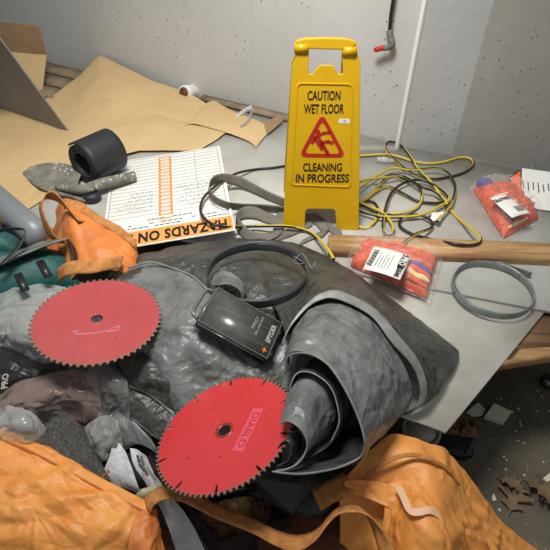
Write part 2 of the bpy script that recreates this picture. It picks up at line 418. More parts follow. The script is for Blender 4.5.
# raised seam on the back wall (formwork joint)
def W(px,py,off=0): return PL(px,py,E1+wn*off,wn)
s0=W(252,110); 
o=struct('trim_1',box_mesh('trim',-.006,.006,-.001,.003,0,WZ-.02,.001),M['wall'])
o.matrix_world=Matrix.Translation((s0.x,s0.y,.01))@Matrix.Rotation(math.atan2(wd.y,wd.x)+PI,4,'Z')
# ================================================================== TABLE BOARDS
Q=lambda p:(p[0],p[1])
bk=[P(60,62),P(199,96),P(287,119.5),P(399,142),P(452,153.5),P(550,172.5),P(640,190)]
bk=[E1+wn*.006+wd*t for t in (-1.75,-1,-.3,-.01)]
f1=P(430,287.5);f2=P(546,310);fdir=(f2-f1).normalized()
rear=[bk[0],bk[1],bk[2],bk[3], E1+wn*.035+wd*.01, P(452,154.5), P(550,173.5), P(700,205), f2+fdir*.55, f1-fdir*1.0, P(60,240), P(-60,200)]
b=single('board',prism('board',[Q(p) for p in rear],T-.012,T),M['frp'],'white pebbled board under the wet floor sign and the yellow cord, against the wall','board')
c1=P(546,310,-.012)+fdir*0;c2=P(446,432,-.012);c3=P(400,415,-.012)
d31=(c3-c2).normalized()
up=(c1-c2).normalized()
fb=[c2,c2+up*((c1-c2).length+.25),c2+up*((c1-c2).length+.25)+d31*1.0,c2+d31*1.0]
o=single('board',prism('board',[Q(p) for p in fb],T-.022,T-.0125),M['board'],'smooth pale board with a bare front corner, reaching out from under the pebbled board','board')
# timbers that carry the boards
def timber(a,b,w,h,m,label,cat='lumber',group=None):
    me=bar('lumber',a,b,w,h); o=single('lumber',me,m,label,cat,group); return o
a_=P(486,373,-.085);b_=P(550,363,-.085);dd=(b_-a_).normalized();nn=Vector((-dd.y,dd.x,0))
timber(a_-dd*.3+nn*.045,b_+dd*.45+nn*.045,.09,.045,M['wood'],'light pine plank jutting out low below the edge of the pale board')
a_=P(520,345,-.07)
single('wood_block',bar('block',a_+Vector((-.16,.02,0)),a_+Vector((.12,.05,0)),.15,.045),M['wood_brown'],'dark brown wood block squeezed between the pale board and the pine plank','block')
for (x0,y0,x1,y1,lab) in ((-1.3,1.75,1.3,1.5,'long rough timber carrying the boards below the wet floor sign'),(-.5,1.05,.95,1.12,'rough timber carrying the boards below the steel band coil'),(-1.5,2.4,.8,1.98,'long rough timber carrying the boards close to the wall')):
    single('lumber',bar('lumber',(x0,y0,T-.117),(x1,y1,T-.117),.09,.09),M['wood_brown'],lab,'lumber')
for i,(x,y) in enumerate(((.35,1.12),(.55,1.5),(-.5,1.6),(.5,2.0),(-1.1,2.1),(-.3,1.12))):
    single('support_post',box_mesh('post',x-.05,x+.05,y-.05,y+.05,0,T-.117,.004),M['wood_brown'],'short brown timber post standing on the floor under the boards','post','posts under the boards')
# the pine stud lying on the board
def plank():
    z=.045
    a=P(328,234,z+.0);b=P(555,249,z)
    # top surface far edge a->b ; near edge a2->b2
    a2=P(330,238,z);b2=P(555,256,z)
    t=(b-a).normalized(); s=Vector((t.y,-t.x,0))
    w=.085
    return a,t,s,w
a=P(328.5,234,.043);b=P(560,243,.043);t=(b-a).normalized();s=Vector((t.y,-t.x,0))
L_=(b-a).length+.4
me=bar('stud',a+s*.036-Vector((0,0,.043)),a+s*.036+t*L_-Vector((0,0,.043)),.072,.043)
o=single('lumber',me,M['wood'],'long pine stud lying across the pebbled board in front of the yellow sign','lumber')
# ================================================================== CARDBOARD
rows=[[P(-60,112,.0),P(5,108,.0),P(50,99,.0),P(78,78,.03),P(100,56,.10),P(126,69,.07),P(152,82,.04),P(190,95,.015),P(208,106,.01)],
      [P(-60,150,.0),P(10,140,.0),P(60,125,.0),P(85,108,.03),P(112,95,.06),P(140,100,.045),P(165,108,.03),P(196,116,.012),P(218,120,.006)],
      [P(-60,190,.0),P(10,185,.0),P(60,160,.0),P(95,140,.01),P(125,128,.022),P(150,128,.02),P(175,128,.012),P(200,130,.006),P(226,133,.004)],
      [P(-60,235,.0),P(0,228,.0),P(45,200,.0),P(80,178,.004),P(110,160,.006),P(140,152,.006),P(165,152,.005),P(185,152,.004),P(200,151,.003)]]
for r in rows:
    for k,p in enumerate(r): p.z+=.006
o=thick(single('cardboard_sheet',sheet('kraft',rows,.003,4,3,130,100,linr=True,sets=((12,.12,.4,.014,.003),(10,.1,.3,.05,.007))),M['kraft'],'large tan cardboard sheet spread over the table with its peak against the wall','cardboard'),.003)
rows=[[P(205,104,.02),P(215,101,.022),P(226,108,.02),P(245,116,.02),P(262,123,.014),P(270,130,.010)],
      [P(193,117,.02),P(205,113,.028),P(221,120,.024),P(240,128,.018),P(258,137,.012),P(262,140,.008)],
      [P(178,130,.014),P(192,124,.022),P(210,128,.018),P(230,134,.012),P(248,141,.008),P(256,147,.006)]]
thick(single('cardboard_sheet',sheet('kraft',rows,.003,9,5,50,30),M['kraft'],'narrow folded tan cardboard flap lying on the end of the big sheet','cardboard'),.003)
pts=[P(262,124,.012),P(279,116,.02),P(283,121,.02),P(268,134,.012)]
single('cardboard_scrap',slab('scrap',pts,Vector((0,0,.003))),M['kraft_dark'],'small brown cardboard scrap at the wall beside the yellow sign','cardboard',smooth=False)
# pale strips along the wall foot
for i,(p,q,w,h,lab) in enumerate(((W(205,99),W(292,122),.05,.02,'pale weathered batten lying along the foot of the wall behind the cardboard'),)):
    a=Vector((p.x,p.y,T));b=Vector((q.x,q.y,T))
    single('batten',bar('batten',a+wn*.035,b+wn*.035,w,h),M['oldwood'],lab,'batten')
for i,(px,py,dx) in enumerate(((20,100,0),(55,88,0),(64,76,0))):
    a=P(px-70,py-8,.002);b=P(px+60,py-8,.002)
    a=E1+wn*(.10+.13*i)-wd*2.6; b=E1+wn*(.10+.13*i)-wd*(1.42-.12*i)
    a.z=b.z=T+.001
    single('weathered_plank',bar('plank',a,b,.11,.012),M['oldwood'],('weathered grey plank against the wall behind the cardboard box','weathered grey plank in the middle behind the cardboard box','weathered grey plank nearest the big cardboard sheet')[i],'plank')
# curled white tape
pts=[P(236,118,.02),P(243,112,.04),P(251,108,.05),P(252,113,.05),P(247,121,.04),P(240,127,.03)]
thick(single('tape_loop',ribbon_mesh('tape',pts,[(0,.2,1),(0,-.2,1)],.022),M['tanpaper'],'curled off-white tape strip standing beside the narrow cardboard flap','tape'),.001)
# white pipe stub
c=P(187,92,.035); d=Vector((-.35,-.8,.25)).normalized()
bmx=tube_mesh('pipe',[c+d*.0,c+d*.03,c-d*.09],.034,24,n=6)
t_=thing('pipe_stub',c,'short white plastic pipe stub lying at the wall behind the cardboard sheet','pipe')
link_mesh('pipe_wall',tube_mesh('pipe',[c-d*.09,c+d*.03],.034,24,n=4),M['white'],t_)
link_mesh('dark_bore',tube_mesh('bore',[c+d*.028,c+d*.0305],.026,24,n=3),M['brown'],t_)
# cardboard box standing at the wall, left
t_=thing('cardboard_box',P(20,92),'tan cardboard box standing in the corner with its top flap folded out','box')
a=P(46,84,.005); hgt=Vector((0,0,.0))
p0=P(42,92,.0);p1=P(46,55,.16);p2=P(-2,51,.18);p3=P(-6,95,.0)
m0=(p1-p0)
link_mesh('side_panel',slab('panel',[p0,p1,p2,p3],wn*-.005),M['kraft'],t_,smooth=False)
f0=P(38,26,.30);f1_=P(-10,21,.32)
link_mesh('top_flap',slab('flap',[p1,f0,f1_,p2],wn*-.005),M['kraft_dark'],t_,smooth=False)
# big grey-faced cardboard leaning toward the viewer
q0=P(70,132,.004);q1=P(0,37,.42);q2=P(-30,-2,.6);q3=P(-60,90,.0);q4=P(0,107,.004)
n_=(q1-q0).cross(q4-q0).normalized()
single('cardboard_piece',slab('panel',[q0,q1,q2,q3,q4],n_*.006),M['card_grey'],'large dim cardboard panel leaning in from the edge with one corner down','cardboard',smooth=False)
# ================================================================== SHOVEL
cn=P(52,181,.02)
def shovel():
    rows=[[P(23,173,.012)]*3+[P(23,174,.012)]*2,
          [P(33,166,.02),P(32,172,.012),P(31,177,.010),P(34,183,.012),P(38,187,.018)],
          [P(48,163,.035),P(47,172,.016),P(45,180,.010),P(50,188,.012),P(56,194,.02)],
          [P(66,164,.045),P(64,174,.022),P(62,181,.014),P(68,190,.014),P(74,198,.02)],
          [P(82,170,.045),P(80,177,.028),P(78,184,.02),P(82,192,.016),P(86,202,.015)]]
    t_=thing('shovel',cn,'cement-crusted shovel blade lying on the cardboard before the black rubber roll','shovel')
    rows=[[Vector(v) for v in r] for r in rows]
    o=link_mesh('blade',sheet('blade',rows,.003,20,1,30,40),M['concrete'],t_); thick(o,.004)
    link_mesh('handle',tube_mesh('handle',[P(57,187,.025),P(70,189,.035),P(85,189,.045),P(100,184,.045),P(116,180,.04),P(135,176,.035)],.02,14,taper=lambda u:.55+.45*min(1,u*2.5)),M['concrete'],t_)
shovel()
# ================================================================== BLACK RUBBER ROLL
def rubber_roll():
    ax=(P(112,150,.075)-P(84,163,.075)); ax.z=0; Lr=.155; ax=ax.normalized()
    c=P(82,166,.08); c.z=T+.088
    side=Vector((-ax.y,ax.x,0)); up_=Vector((0,0,1))
    pts=[]
    n=150
    for i in range(n):
        f=i/(n-1); ang=-f*2*PI*3.2+PI*.75; r=.084-.036*f - (.0)
        pts.append((r,ang))
    g=[]
    for s in (0,1):
        g.append([c+ax*Lr*s+side*(-r*math.cos(a))+up_*(r*math.sin(a)) for r,a in pts])
    g=across(g,8,True)
    o=single('rubber_roll',grid_mesh('roll',g),M['rubber'],'black rubber strip roll lying on its side on the cardboard behind the shovel','roll')
    thick(o,.006); return o
rubber_roll()
c=P(91,193,.03)
me=tube_mesh('cap',[c-Vector((0,0,.03)),c-Vector((0,0,.002)),c+Vector((0,0,.0))],.034,28,n=5,taper=lambda u:1 if u<.8 else .95)
single('round_cap',me,M['rubber'],'small round black cap beside the shovel handle','cap')
# ================================================================== HAZARDS BOARD
def haz():
    m_=basis_m((-.4185,1.688,T+.0245),-.10,-.02,.1847)
    t_=frame_thing('notice_board',m_,'white lined notice board with an orange band reading HAZARDS ON, lying upside down','sign')
    w,h=.457,.61
    bd=link_mesh('panel',box_mesh('panel',-w/2,w/2,-h/2,h/2,-.004,0,.0015),M['white'],t_,smooth=False)
    # border and ruled lines
    def rect(x0,x1,y0,y1): return box_mesh('r',x0,x1,y0,y1,0,.0006)
    b=.012; W2=w/2-b; H2=h/2-b
    lines=[rect(-W2,W2,H2-.002,H2),rect(-W2,-W2+.002,-H2,H2),rect(W2-.002,W2,-H2,H2)]
    top=H2; bot=-H2+.165
    n=17
    for i in range(1,n+1):
        y=top-(top-bot)*i/n; lines.append(rect(-W2,W2,y-.0007,y+.0007))
    lines.append(rect(W2-.10,W2-.0985,bot+.12,top))
    link_mesh('ruled_lines',merge(lines,'lines'),M['lineink'],bd,smooth=False)
    # orange ladder column
    lad=[rect(-.032,-.024,bot-.02,top-.012),rect(.012,.02,bot-.02,top-.012)]
    for i in range(n+2):
        y=top-.014-(top-bot)*i/n; lad.append(rect(-.03,.018,y-.004,y+.004))
    o=link_mesh('ladder_print',merge(lad,'ladder'),M['ltorange'],bd,smooth=False)
    bandy=-H2+.075
    link_mesh('orange_band',rect(-w/2+.004,w/2-.004,-h/2+.006,bandy),M['ltorange'],bd,smooth=False)
    me=text_mesh('HAZARDS ON SITE',.074,.0006,.0030,'LEFT',.62,1.08); at_mesh(me,w/2-.022,(-h/2+.006+bandy)/2,.0008,PI)
    link_mesh('lettering',me,M['ink'],bd,smooth=False)
    small=[]
    rnd=random.Random(3)
    for (y,x0,x1,d) in ((bandy+.016,-.2,.2,.25),(bandy+.034,-.14,.2,.3),(bandy+.056,-.09,.09,.35)):
        x=x0
        while x<x1:
            l=rnd.uniform(.006,.02)
            if rnd.random()<.75: small.append(rect(x,x+l,y-.0022,y+.0022))
            x+=l+.004
    for i in range(11,17):
        y=top-(top-bot)*i/n
        for seg_ in ((-.19,-.045),(.035,.2)):
            x=seg_[0]+rnd.uniform(0,.06)
            while x<seg_[1]-.01:
                l=rnd.uniform(.003,.010)
                small.append(at_mesh(box_mesh('r',-l/2,l/2,-.001,.001,0,.0007),x,y+rnd.uniform(.004,.011),0,rnd.uniform(-.9,.9)))
                x+=l+rnd.uniform(.001,.005)
    link_mesh('small_print',merge(small,'print'),M['ink'],bd,smooth=False)
haz()
# ================================================================== SIGN (A-frame)
def wet_sign():
    bl=P(284,228.5);br=P(359,230.5)
    yaw=math.atan2((br-bl).y,(br-bl).x); o0=(bl+br)/2; lean=math.radians(11)
    xa=Vector((math.cos(yaw),math.sin(yaw),0)); fw=Vector((-xa.y,xa.x,0))
    ya=Vector((0,0,1))*math.cos(lean)+fw*math.sin(lean); n=xa.cross(ya)
    m_=Matrix((xa,ya,n)).transposed().to_4x4(); m_.translation=o0
    inv=m_.inverted()
    def loc(px,py,d=0): return inv@PL(px,py,o0+n*d,n)
    t_=frame_thing('wet_floor_sign',m_,'yellow folding sign reading CAUTION WET FLOOR, standing on the board','sign')
    outer=[(283.2,228),(285.3,180),(288.3,130),(290.5,90),(292,66),(296.5,57),(356,54),(360.6,62),(360,130),(359.3,180),(358.8,229),(357,231.5),(339,231.5),(336.8,229),(335.2,211),(333,209.2),(308,209),(305.5,211),(304.6,228),(303,229.5),(285,229.5)]
    hole=[(308,74),(309.5,50),(342.4,50),(343,74),(338.5,74.5),(336.5,70.5),(333,65.5),(320.5,65),(315,70.5),(313,74.3)]
    def fill(me_name,loops,z0,z1,ngons=False):
        bm=bmesh.new(); es=[]
        if ngons:
            for lp in loops: bm.faces.new([bm.verts.new((p[0],p[1],z0)) for p in lp])
            bmesh.ops.remove_doubles(bm,verts=bm.verts[:],dist=1e-5)
        else:
            for lp in loops:
                vs=[bm.verts.new((p[0],p[1],z0)) for p in lp]
                es+= [bm.edges.new((vs[i],vs[(i+1)%len(vs)])) for i in range(len(vs))]
            bmesh.ops.triangle_fill(bm,use_beauty=True,use_dissolve=False,edges=es)
        r=bmesh.ops.extrude_face_region(bm,geom=bm.faces[:])
        for v in [g for g in r['geom'] if isinstance(g,bmesh.types.BMVert)]: v.co.z=z1
        bmesh.ops.recalc_face_normals(bm,faces=bm.faces)
        me=bpy.data.meshes.new(me_name); bm.to_mesh(me); bm.free(); return me
    def halves(hl,hr,low,ty=50):          # the panel as an upper and a lower face that meet beside the grip hole
        ups=[[(292,66),(296.5,55),(309,54),hl],[hr,(342.5,54),(356,53),(360.6,62)]]
        k=outer.index((292,66)); k2=outer.index((360.6,62))
        lo=outer[:k+1]+[hl]+low+[hr]+outer[k2:]
        return [[loc(*p) for p in u_] for u_ in ups]+[[loc(*p) for p in lo]]
    me=fill('panel',halves((308.8,62),(342.6,62),[(308,74),(313,74.3),(315,70.5),(320.5,65),(333,65.5),(336.5,70.5),(338.5,74.5),(343,74)]),-.012,0,True)
    fp=link_mesh('front_panel',me,M['yellow'],t_,smooth=False)
    md=fp.modifiers.new('bevel','BEVEL'); md.width=.002; md.segments=2; md.limit_method='ANGLE'
    # back panel hinged at the top
    top=loc(326,46); hy=top.y
    H2=halves((308.8,62),(342.6,62),[(309,100),(342,100)],43)
    bp=link_mesh('back_panel',fill('panel',H2,-.012,0,True),M['yellow'],t_,smooth=False)
    bp.matrix_local=Matrix.Translation((0,hy,-.014))@Matrix.Rotation(-2*lean*-1,4,'X')@Matrix.Translation((0,-hy,0))
    # hinge sleeves + carry handle
    ha=loc(294.5,47);hb=loc(357.5,49);c1_=loc(309,49);c2_=loc(342.5,50)
    for nm,a,b_ in (('hinge',ha,c1_),('hinge',c2_,hb)):
        a=Vector((a.x,a.y,-.006));b_=Vector((b_.x,b_.y,-.006))
        o=link_mesh(nm,box_mesh('hinge',a.x,b_.x,a.y-.020,a.y+.012,-.022,.005,.003,2),M['yellow'],t_)
    cp=[(296,41),(302,39.2),(326,37.7),(350,38.8),(356,40.5)]
    g=[]
    for px,py in cp: g.append(loc(px,py+3))
    bm=bmesh.new()
    prev=None
    pts=[loc(295,43),loc(297,40),loc(305,38.3),loc(326,37.5),loc(347,38.5),loc(356,41),loc(357,44),loc(350,49.8),loc(326,49.5),loc(303,48.6)]
    o=link_mesh('carry_handle',fill('handle',[pts],-.026,.004),M['yellow'],t_,smooth=False)
    md=o.modifiers.new('bevel','BEVEL'); md.width=.004; md.segments=3
    # raised face frame
    def rr(pts,r=.012,k=5):
        out=[];n_=len(pts)
        for i in range(n_):
            p=Vector(pts[i][:2]);a=Vector(pts[i-1][:2]);b_=Vector(pts[(i+1)%n_][:2])
            u=(a-p).normalized()*r; v=(b_-p).normalized()*r
            for j in range(k+1):
                t=j/k; out.append(((p+u)*(1-t)**2+p*2*t*(1-t)+(p+v)*t*t))
        return out
    q=[loc(296.5,82.5),loc(353,83.5),loc(350.8,187.6),loc(290.8,185.2)]
    outerq=rr(q,.016)
    cx=sum(p.x for p in q)/4;cy=sum(p.y for p in q)/4
    inn=rr([Vector((cx+(p.x-cx)*.945,cy+(p.y-cy)*.975,0)) for p in q],.014)
    o=link_mesh('raised_frame',fill('frame',[outerq,inn],-.001,.003),M['yellow'],fp,smooth=False)
    md=o.modifiers.new('bevel','BEVEL'); md.width=.0013; md.segments=2; md.limit_method='ANGLE'
    # lettering
    for s,(x0,x1,y,hh) in {'CAUTION':(307.5,340.5,95.5,9.8),'WET FLOOR':(303.8,344,108.8,9.6),'CLEANING':(303,342,167.2,8.4),'IN PROGRESS':(295.8,349,178.2,8.6)}.items():
        a=loc(x0,y);b_=loc(x1,y);u_=loc((x0+x1)/2,y-hh/2);d_=loc((x0+x1)/2,y+hh/2)
        me=text_mesh(s,1,.0,.022); xs=[v.co.x for v in me.vertices]; ys=[v.co.y for v in me.vertices]
        sx=(b_.x-a.x)/(max(xs)-min(xs)); sy=(u_.y-d_.y)/(max(ys)-min(ys))
        me.transform(Matrix.Translation(((a.x+b_.x)/2,(u_.y+d_.y)/2,.0012))@Matrix.Rotation(math.atan2(b_.y-a.y,b_.x-a.x),4,'Z')@Matrix.Diagonal((sx,sy,1,1))@Matrix.Translation((-(max(xs)+min(xs))/2,-(max(ys)+min(ys))/2,0)))
        o=link_mesh('lettering',me,M['ink'],fp,smooth=False)
    # warning triangle
    tri=[loc(322.3,112.5),loc(346.5,157.5),loc(298.3,157)]
    c=sum(tri,Vector())/3
    o1=rr(tri,.030,6); i1=rr([c+(p-c)*.74 for p in tri],.016,6)
    link_mesh('warning_triangle',fill('tri',[o1,i1],0,.0012),M['redink'],fp,smooth=False)
    # slipping figure
    def limb(pts,r):
        pts=[Vector((loc(*p).x,loc(*p).y,.0)) for p in pts]; segs=[]
        for a,b_ in zip(pts,pts[1:]):
            d=(b_-a).normalized(); s=Vector((-d.y,d.x,0))*r
            e=d*r*.5
            segs.append(slab('s',[a+s-e,b_+s+e,b_-s+e,a-s-e],Vector((0,0,.0012))))
        return segs
    L=[]
    hd=loc(317.8,132)
    L.append(slab('head',[Vector((hd.x+.0085*math.cos(k*PI/8),hd.y+.0085*math.sin(k*PI/8),0)) for k in range(16)],Vector((0,0,.0012))))
    L+=limb([(316,137),(323,148)],.0105)
    L+=limb([(316.5,136.5),(312,143)],.005)+limb([(318,136),(324,133),(330,132.5)],.005)
    L+=limb([(322,145),(327,152),(328,155)],.0058)+limb([(321,143),(328,141.5),(332.5,143)],.0055)
    link_mesh('slipping_figure',merge(L,'figure'),M['redink'],fp,smooth=False)
    a=loc(339,119);b_=loc(349.5,123.5)
    link_mesh('sticker',box_mesh('sticker',a.x,b_.x,b_.y,a.y,0,.001),M['white'],fp,smooth=False)
    me=text_mesh('173',.010,.0002); at_mesh(me,(a.x+b_.x)/2,(a.y+b_.y)/2,.0013); link_mesh('sticker_number',me,M['lineink'],fp,smooth=False)
wet_sign()
# ================================================================== SAW BLADES
def saw_disc(name,R,nt,hole,slots,nslot):
    """one steel disc outline with ground teeth, a bore and expansion slots"""
    bm=bmesh.new(); out=[]
    for i in range(nt):
        a0=2*PI*i/nt; st=2*PI/nt
        deep = slots and (i%(nt//nslot)==0)
        prof=[(0,R-.0005),(.2,R-.001),(.34,R-.003),(.42,R-(.020 if deep else .0055)),(.66,R-(.025 if deep else .006)),(.86,R-(.018 if deep else .0045)),(.93,R-.0025)]
        for f,r in prof: out.append((r,a0+st*f))
    vs=[bm.verts.new((r*math.cos(a),r*math.sin(a),0)) for r,a in out]; n=len(vs)
    r1=R-.030; ring=[bm.verts.new((r1*math.cos(a),r1*math.sin(a),0)) for r,a in out]
    hs=[bm.verts.new((hole*math.cos(a),hole*math.sin(a),0)) for r,a in out]
    for i in range(n):
        j=(i+1)%n; 
        f=bm.faces.new((vs[i],vs[j],ring[j],ring[i])); f=bm.faces.new((ring[i],ring[j],hs[j],hs[i]))
    r=bmesh.ops.extrude_face_region(bm,geom=bm.faces[:])
    for v in [g for g in r['geom'] if isinstance(g,bmesh.types.BMVert)]: v.co.z=.0026
    bmesh.ops.recalc_face_normals(bm,faces=bm.faces)
    me=bpy.data.meshes.new(name); bm.to_mesh(me); bm.free(); return me
def tooth_mesh(R,nt,i):
    st=2*PI/nt;a=2*PI*i/nt
    pr=[(R+.0002,a-.08*st),(R+.0002,a+.16*st),(R-.002,a+.36*st),(R-.0045,a+.16*st),(R-.0048,a-.06*st)]
    return slab('tooth',[Vector((r*math.cos(b),r*math.sin(b),-.0008)) for r,b in pr],Vector((0,0,.0042)))
def ring_flat(r0,r1,z0,z1,n=48,name='ring'):
    bm=bmesh.new()
    L=[[bm.verts.new((r*math.cos(2*PI*k/n),r*math.sin(2*PI*k/n),z)) for k in range(n)] for r,z in ((r0,z0),(r1,z0),(r1,z1),(r0,z1))]
    for q in range(4):
        A=L[q];B=L[(q+1)%4]
        for k in range(n): bm.faces.new((A[k],A[(k+1)%n],B[(k+1)%n],B[k]))
    bmesh.ops.recalc_face_normals(bm,faces=bm.faces)
    me=bpy.data.meshes.new(name); bm.to_mesh(me); bm.free(); return me
def dot_mesh(pts,r,z0,z1):
    return merge([slab('d',[Vector((x+r*math.cos(k*PI/6),y+r*math.sin(k*PI/6),z0)) for k in range(12)],Vector((0,0,z1-z0))) for x,y in pts],'dots')
def saw(c,tx,ty,yaw,m,nt,slots,label,extra):
    t_=frame_thing('saw_blade',basis_m(c,tx,ty,yaw),label,'saw blade')
    R=.1525
    dk=link_mesh('disc',saw_disc('disc',R-.0008,nt,.0135,slots,10),m,t_,smooth=False)
    link_mesh('carbide_rim',merge([ring_flat(R-.0068,R-.0058,.0001,.0029,160)]+[tooth_mesh(R,nt,i) for i in range(nt)],'teeth'),M['steel'],t_,smooth=False)
    extra(t_,dk)
def ex1(t_,dk):
    link_mesh('arbor_ring',ring_flat(.0136,.0155,.0026,.003),M['pinkred'],dk)
    for q_ in [(.07,.06),(-.07,.07),(-.065,-.055),(.06,-.06)]: link_mesh('pin_hole',dot_mesh([q_],.0018,.0024,.0029),M['ink'],dk,smooth=False)
    me=ribbon_mesh('m',[Vector((-.045,-.05,.0029)),Vector((-.03,-.043,.0029)),Vector((-.035,-.055,.0029)),Vector((0,-.05,.0029)),Vector((.03,-.04,.0029)),Vector((.055,-.022,.0029)),Vector((.06,-.032,.0029)),Vector((.035,-.042,.0029))],[(0,1,0),(0.5,1,0),(0,1,0)],.0045,n=60); link_mesh('lilac_scrawl',me,mat('faded_lilac_print',(196,112,128),.3),dk,smooth=False)
saw((-.4253,.8639,.6366),.0461,.0579,0,M['pinkred'],60,False,'pinkish red circular saw blade lying flat over the clear plastic and the teal bag side',ex1)
def ex2(t_,dk):
    link_mesh('arbor_ring',ring_flat(.0136,.020,.0026,.003),mat('brownish_steel',(150,70,60),.3,metal=.4),dk)
    for q_ in [(.085,.06),(-.062,.05),(-.05,-.075),(.02,-.062),(.06,-.02)]: link_mesh('pin_hole',dot_mesh([q_],.0018,.0024,.0029),M['ink'],dk,smooth=False)
    o=link_mesh('brand_box',box_mesh('box',.042,.066,-.045,.062,.0026,.0028),mat('rose_print',(214,84,100),.3),dk,smooth=False)
    me=text_mesh('DIABLO',.023,.0001,.0,'CENTER',1.1); at_mesh(me,.054,.008,.0029,-PI/2); link_mesh('lettering',me,mat('crimson_print',(170,30,52),.35),dk,smooth=False)
    me=merge([at_mesh(box_mesh('b',-.002,.002,-l,l,.0026,.0028),x,y) for x,y,l in ((-.028,0,.04),(-.04,.01,.028),(-.075,-.03,.012),(.01,-.035,.008),(.08,.0,.02))],'m')
    link_mesh('faint_print',me,mat('rose_print_faint',(200,62,70),.35),dk,smooth=False)
saw((-.095,.5932,.5995),-.3805,.1671,-.35,M['red'],80,True,'bright red circular saw blade with black slots, tilted on the tarp beside its open roll',ex2)
# ================================================================== BIG TARP
tp=thing('tarpaulin',P(280,330,.0),'large silver-grey tarpaulin heaped and rolled in the middle of the table','tarpaulin')
def tpart(name,rows,m,amp=.005,sc=9,seed=0,nu=80,nv=60,t=.0015,hem=None,**k):
    big=nu>=60 and nv>=40
    if big: nu=int(nu*1.5); nv=int(nv*1.5); amp*=.55
    o=link_mesh(name,sheet(name,rows,amp,sc,seed,nu,nv,sets=(BIG,FINE,(60,.02,.05,.006,.001)) if big else ((6,.03,.08,.014,.002),) if nu*nv>600 else (),**k),m,tp); thick(o,t); return o
# rear dark sheet
tpart('rear_fold',[
 [(92,300,.03),(112,272,.03),(145,254,.03),(190,245,.03),(240,239,.025),(290,243,.03),(325,256,.03),(345,268,.03)],
 [(98,302,.09),(118,280,.10),(150,264,.10),(195,256,.10),(240,250,.085),(290,258,.08),(320,272,.09),(335,283,.10)],
 [(108,305,.10),(125,290,.11),(155,280,.095),(200,275,.12),(245,268,.12),(288,280,.115),(310,292,.13),(325,296,.15)],
 [(120,312,.10),(138,302,.12),(165,300,.105),(205,298,.13),(245,296,.13),(285,302,.125),(303,308,.13),(318,306,.15)],
 [(125,330,.09),(142,320,.11),(168,320,.085),(208,318,.10),(245,320,.10),(282,322,.10),(300,322,.11),(312,318,.12)]],M['dark'],.009,11,1,100,60)
# silver front sheet
tpart('front_fold',[
 [(128,268,.10),(150,262,.11),(172,268,.135),(192,276,.150),(208,290,.165),(222,306,.17),(248,330,.145),(275,340,.13),(296,330,.15),(312,306,.172)],
 [(126,285,.11),(150,285,.125),(175,292,.155),(195,303,.19),(212,315,.180),(228,328,.165),(250,345,.135),(275,350,.12),(295,342,.14),(306,326,.17)],
 [(122,310,.11),(148,315,.135),(172,322,.17),(192,333,.180),(210,345,.165),(228,355,.145),(250,362,.125),(272,366,.115),(288,362,.12),(298,350,.16)],
 [(120,335,.10),(145,342,.14),(168,352,.15),(188,362,.145),(206,370,.135),(226,376,.12),(248,378,.11),(268,380,.10),(284,376,.10),(294,370,.12)],
 [(130,365,.05),(150,375,.09),(170,388,.10),(188,398,.095),(206,402,.08),(226,402,.07),(248,402,.07),(268,402,.07),(282,398,.07),(292,392,.08)],
 [(140,400,.0),(158,410,.03),(174,422,.03),(190,432,.03),(208,436,.02),(228,436,.02),(248,432,.03),(268,428,.04),(282,420,.05),(292,414,.05)]],M['silver'],.009,9,4,110,80)
link_mesh('front_hem',tube_mesh('hem',[(128,268,.118),(150,262,.128),(172,268,.138),(192,276,.153),(208,290,.168)],.0028,8),M['hem'],tp)
# dark back slope from the arched hem to the right tip
arch=[(286,338,.18),(292,322,.20),(307,304,.215),(322,293,.225),(340,291,.23),(373,307,.21),(398,334,.18),(419,362,.13),(427,385,.08),(423,403,.04),(404,414,.02)]
tpart('rear_slope',[
 [(268,300,.12),(285,290,.13),(300,280,.12),(318,264,.03),(345,268,.02),(375,288,.005),(405,310,.005),(437,334,.005),(459,352,.008),(450,374,.005),(434,396,.005),(415,410,.0)],
 [(275,308,.15),(288,303,.16),(303,291,.16),(321,274,.12),(345,275,.11),(376,293,.10),(404,317,.08),(432,345,.055),(447,359,.04),(442,382,.03),(430,399,.02),(410,412,.01)],
 [(281,322,.17),(290,313,.18),(305,298,.19),(322,285,.19),(343,284,.19),(375,301,.17),(401,327,.145),(426,355,.10),(436,372,.06),(433,394,.035),(420,406,.02),(408,413,.01)],
 arch],M['dark'],.008,12,8,110,60)
# wide silver hem band along the arch
arch2=[(px-(7 if i>5 else 3.5),py+(8 if i<7 else 4),h-.006) for i,(px,py,h) in enumerate(arch)]
tpart('arched_hem',[arch,arch2],M['hem'],.0015,14,2,90,6,.003)
# the roll
tpart('roll',[
 [(284,352,.17),(292,332,.185),(306,315,.195),(324,303,.20),(344,303,.20),(370,318,.185),(390,343,.155),(405,368,.12),(411,388,.085),(410,402,.05),(400,415,.03)],
 [(284,362,.20),(291,342,.225),(305,330,.245),(324,325,.255),(346,332,.255),(368,350,.24),(386,376,.20),(396,398,.155),(397,412,.115),(393,424,.08),(385,434,.05)],
 [(285,372,.22),(288,357,.255),(302,353,.28),(317,357,.29),(331,368,.29),(346,391,.275),(358,417,.245),(364,437,.22),(364,449,.195),(361,458,.17),(352,465,.15)]],M['silver'],.007,9,12,100,70)
mouth=[(285,374,.218),(288,357,.257),(302,353,.282),(317,357,.292),(331,368,.292),(346,391,.277),(358,417,.247),(364,437,.222),(364,449,.197),(359,458,.18),(340,467,.175),(318,472,.18),(297,474,.19),(275,472,.2)]
link_mesh('mouth_hem',tube_mesh('hem',mouth,.0022,8),M['hem'],tp)
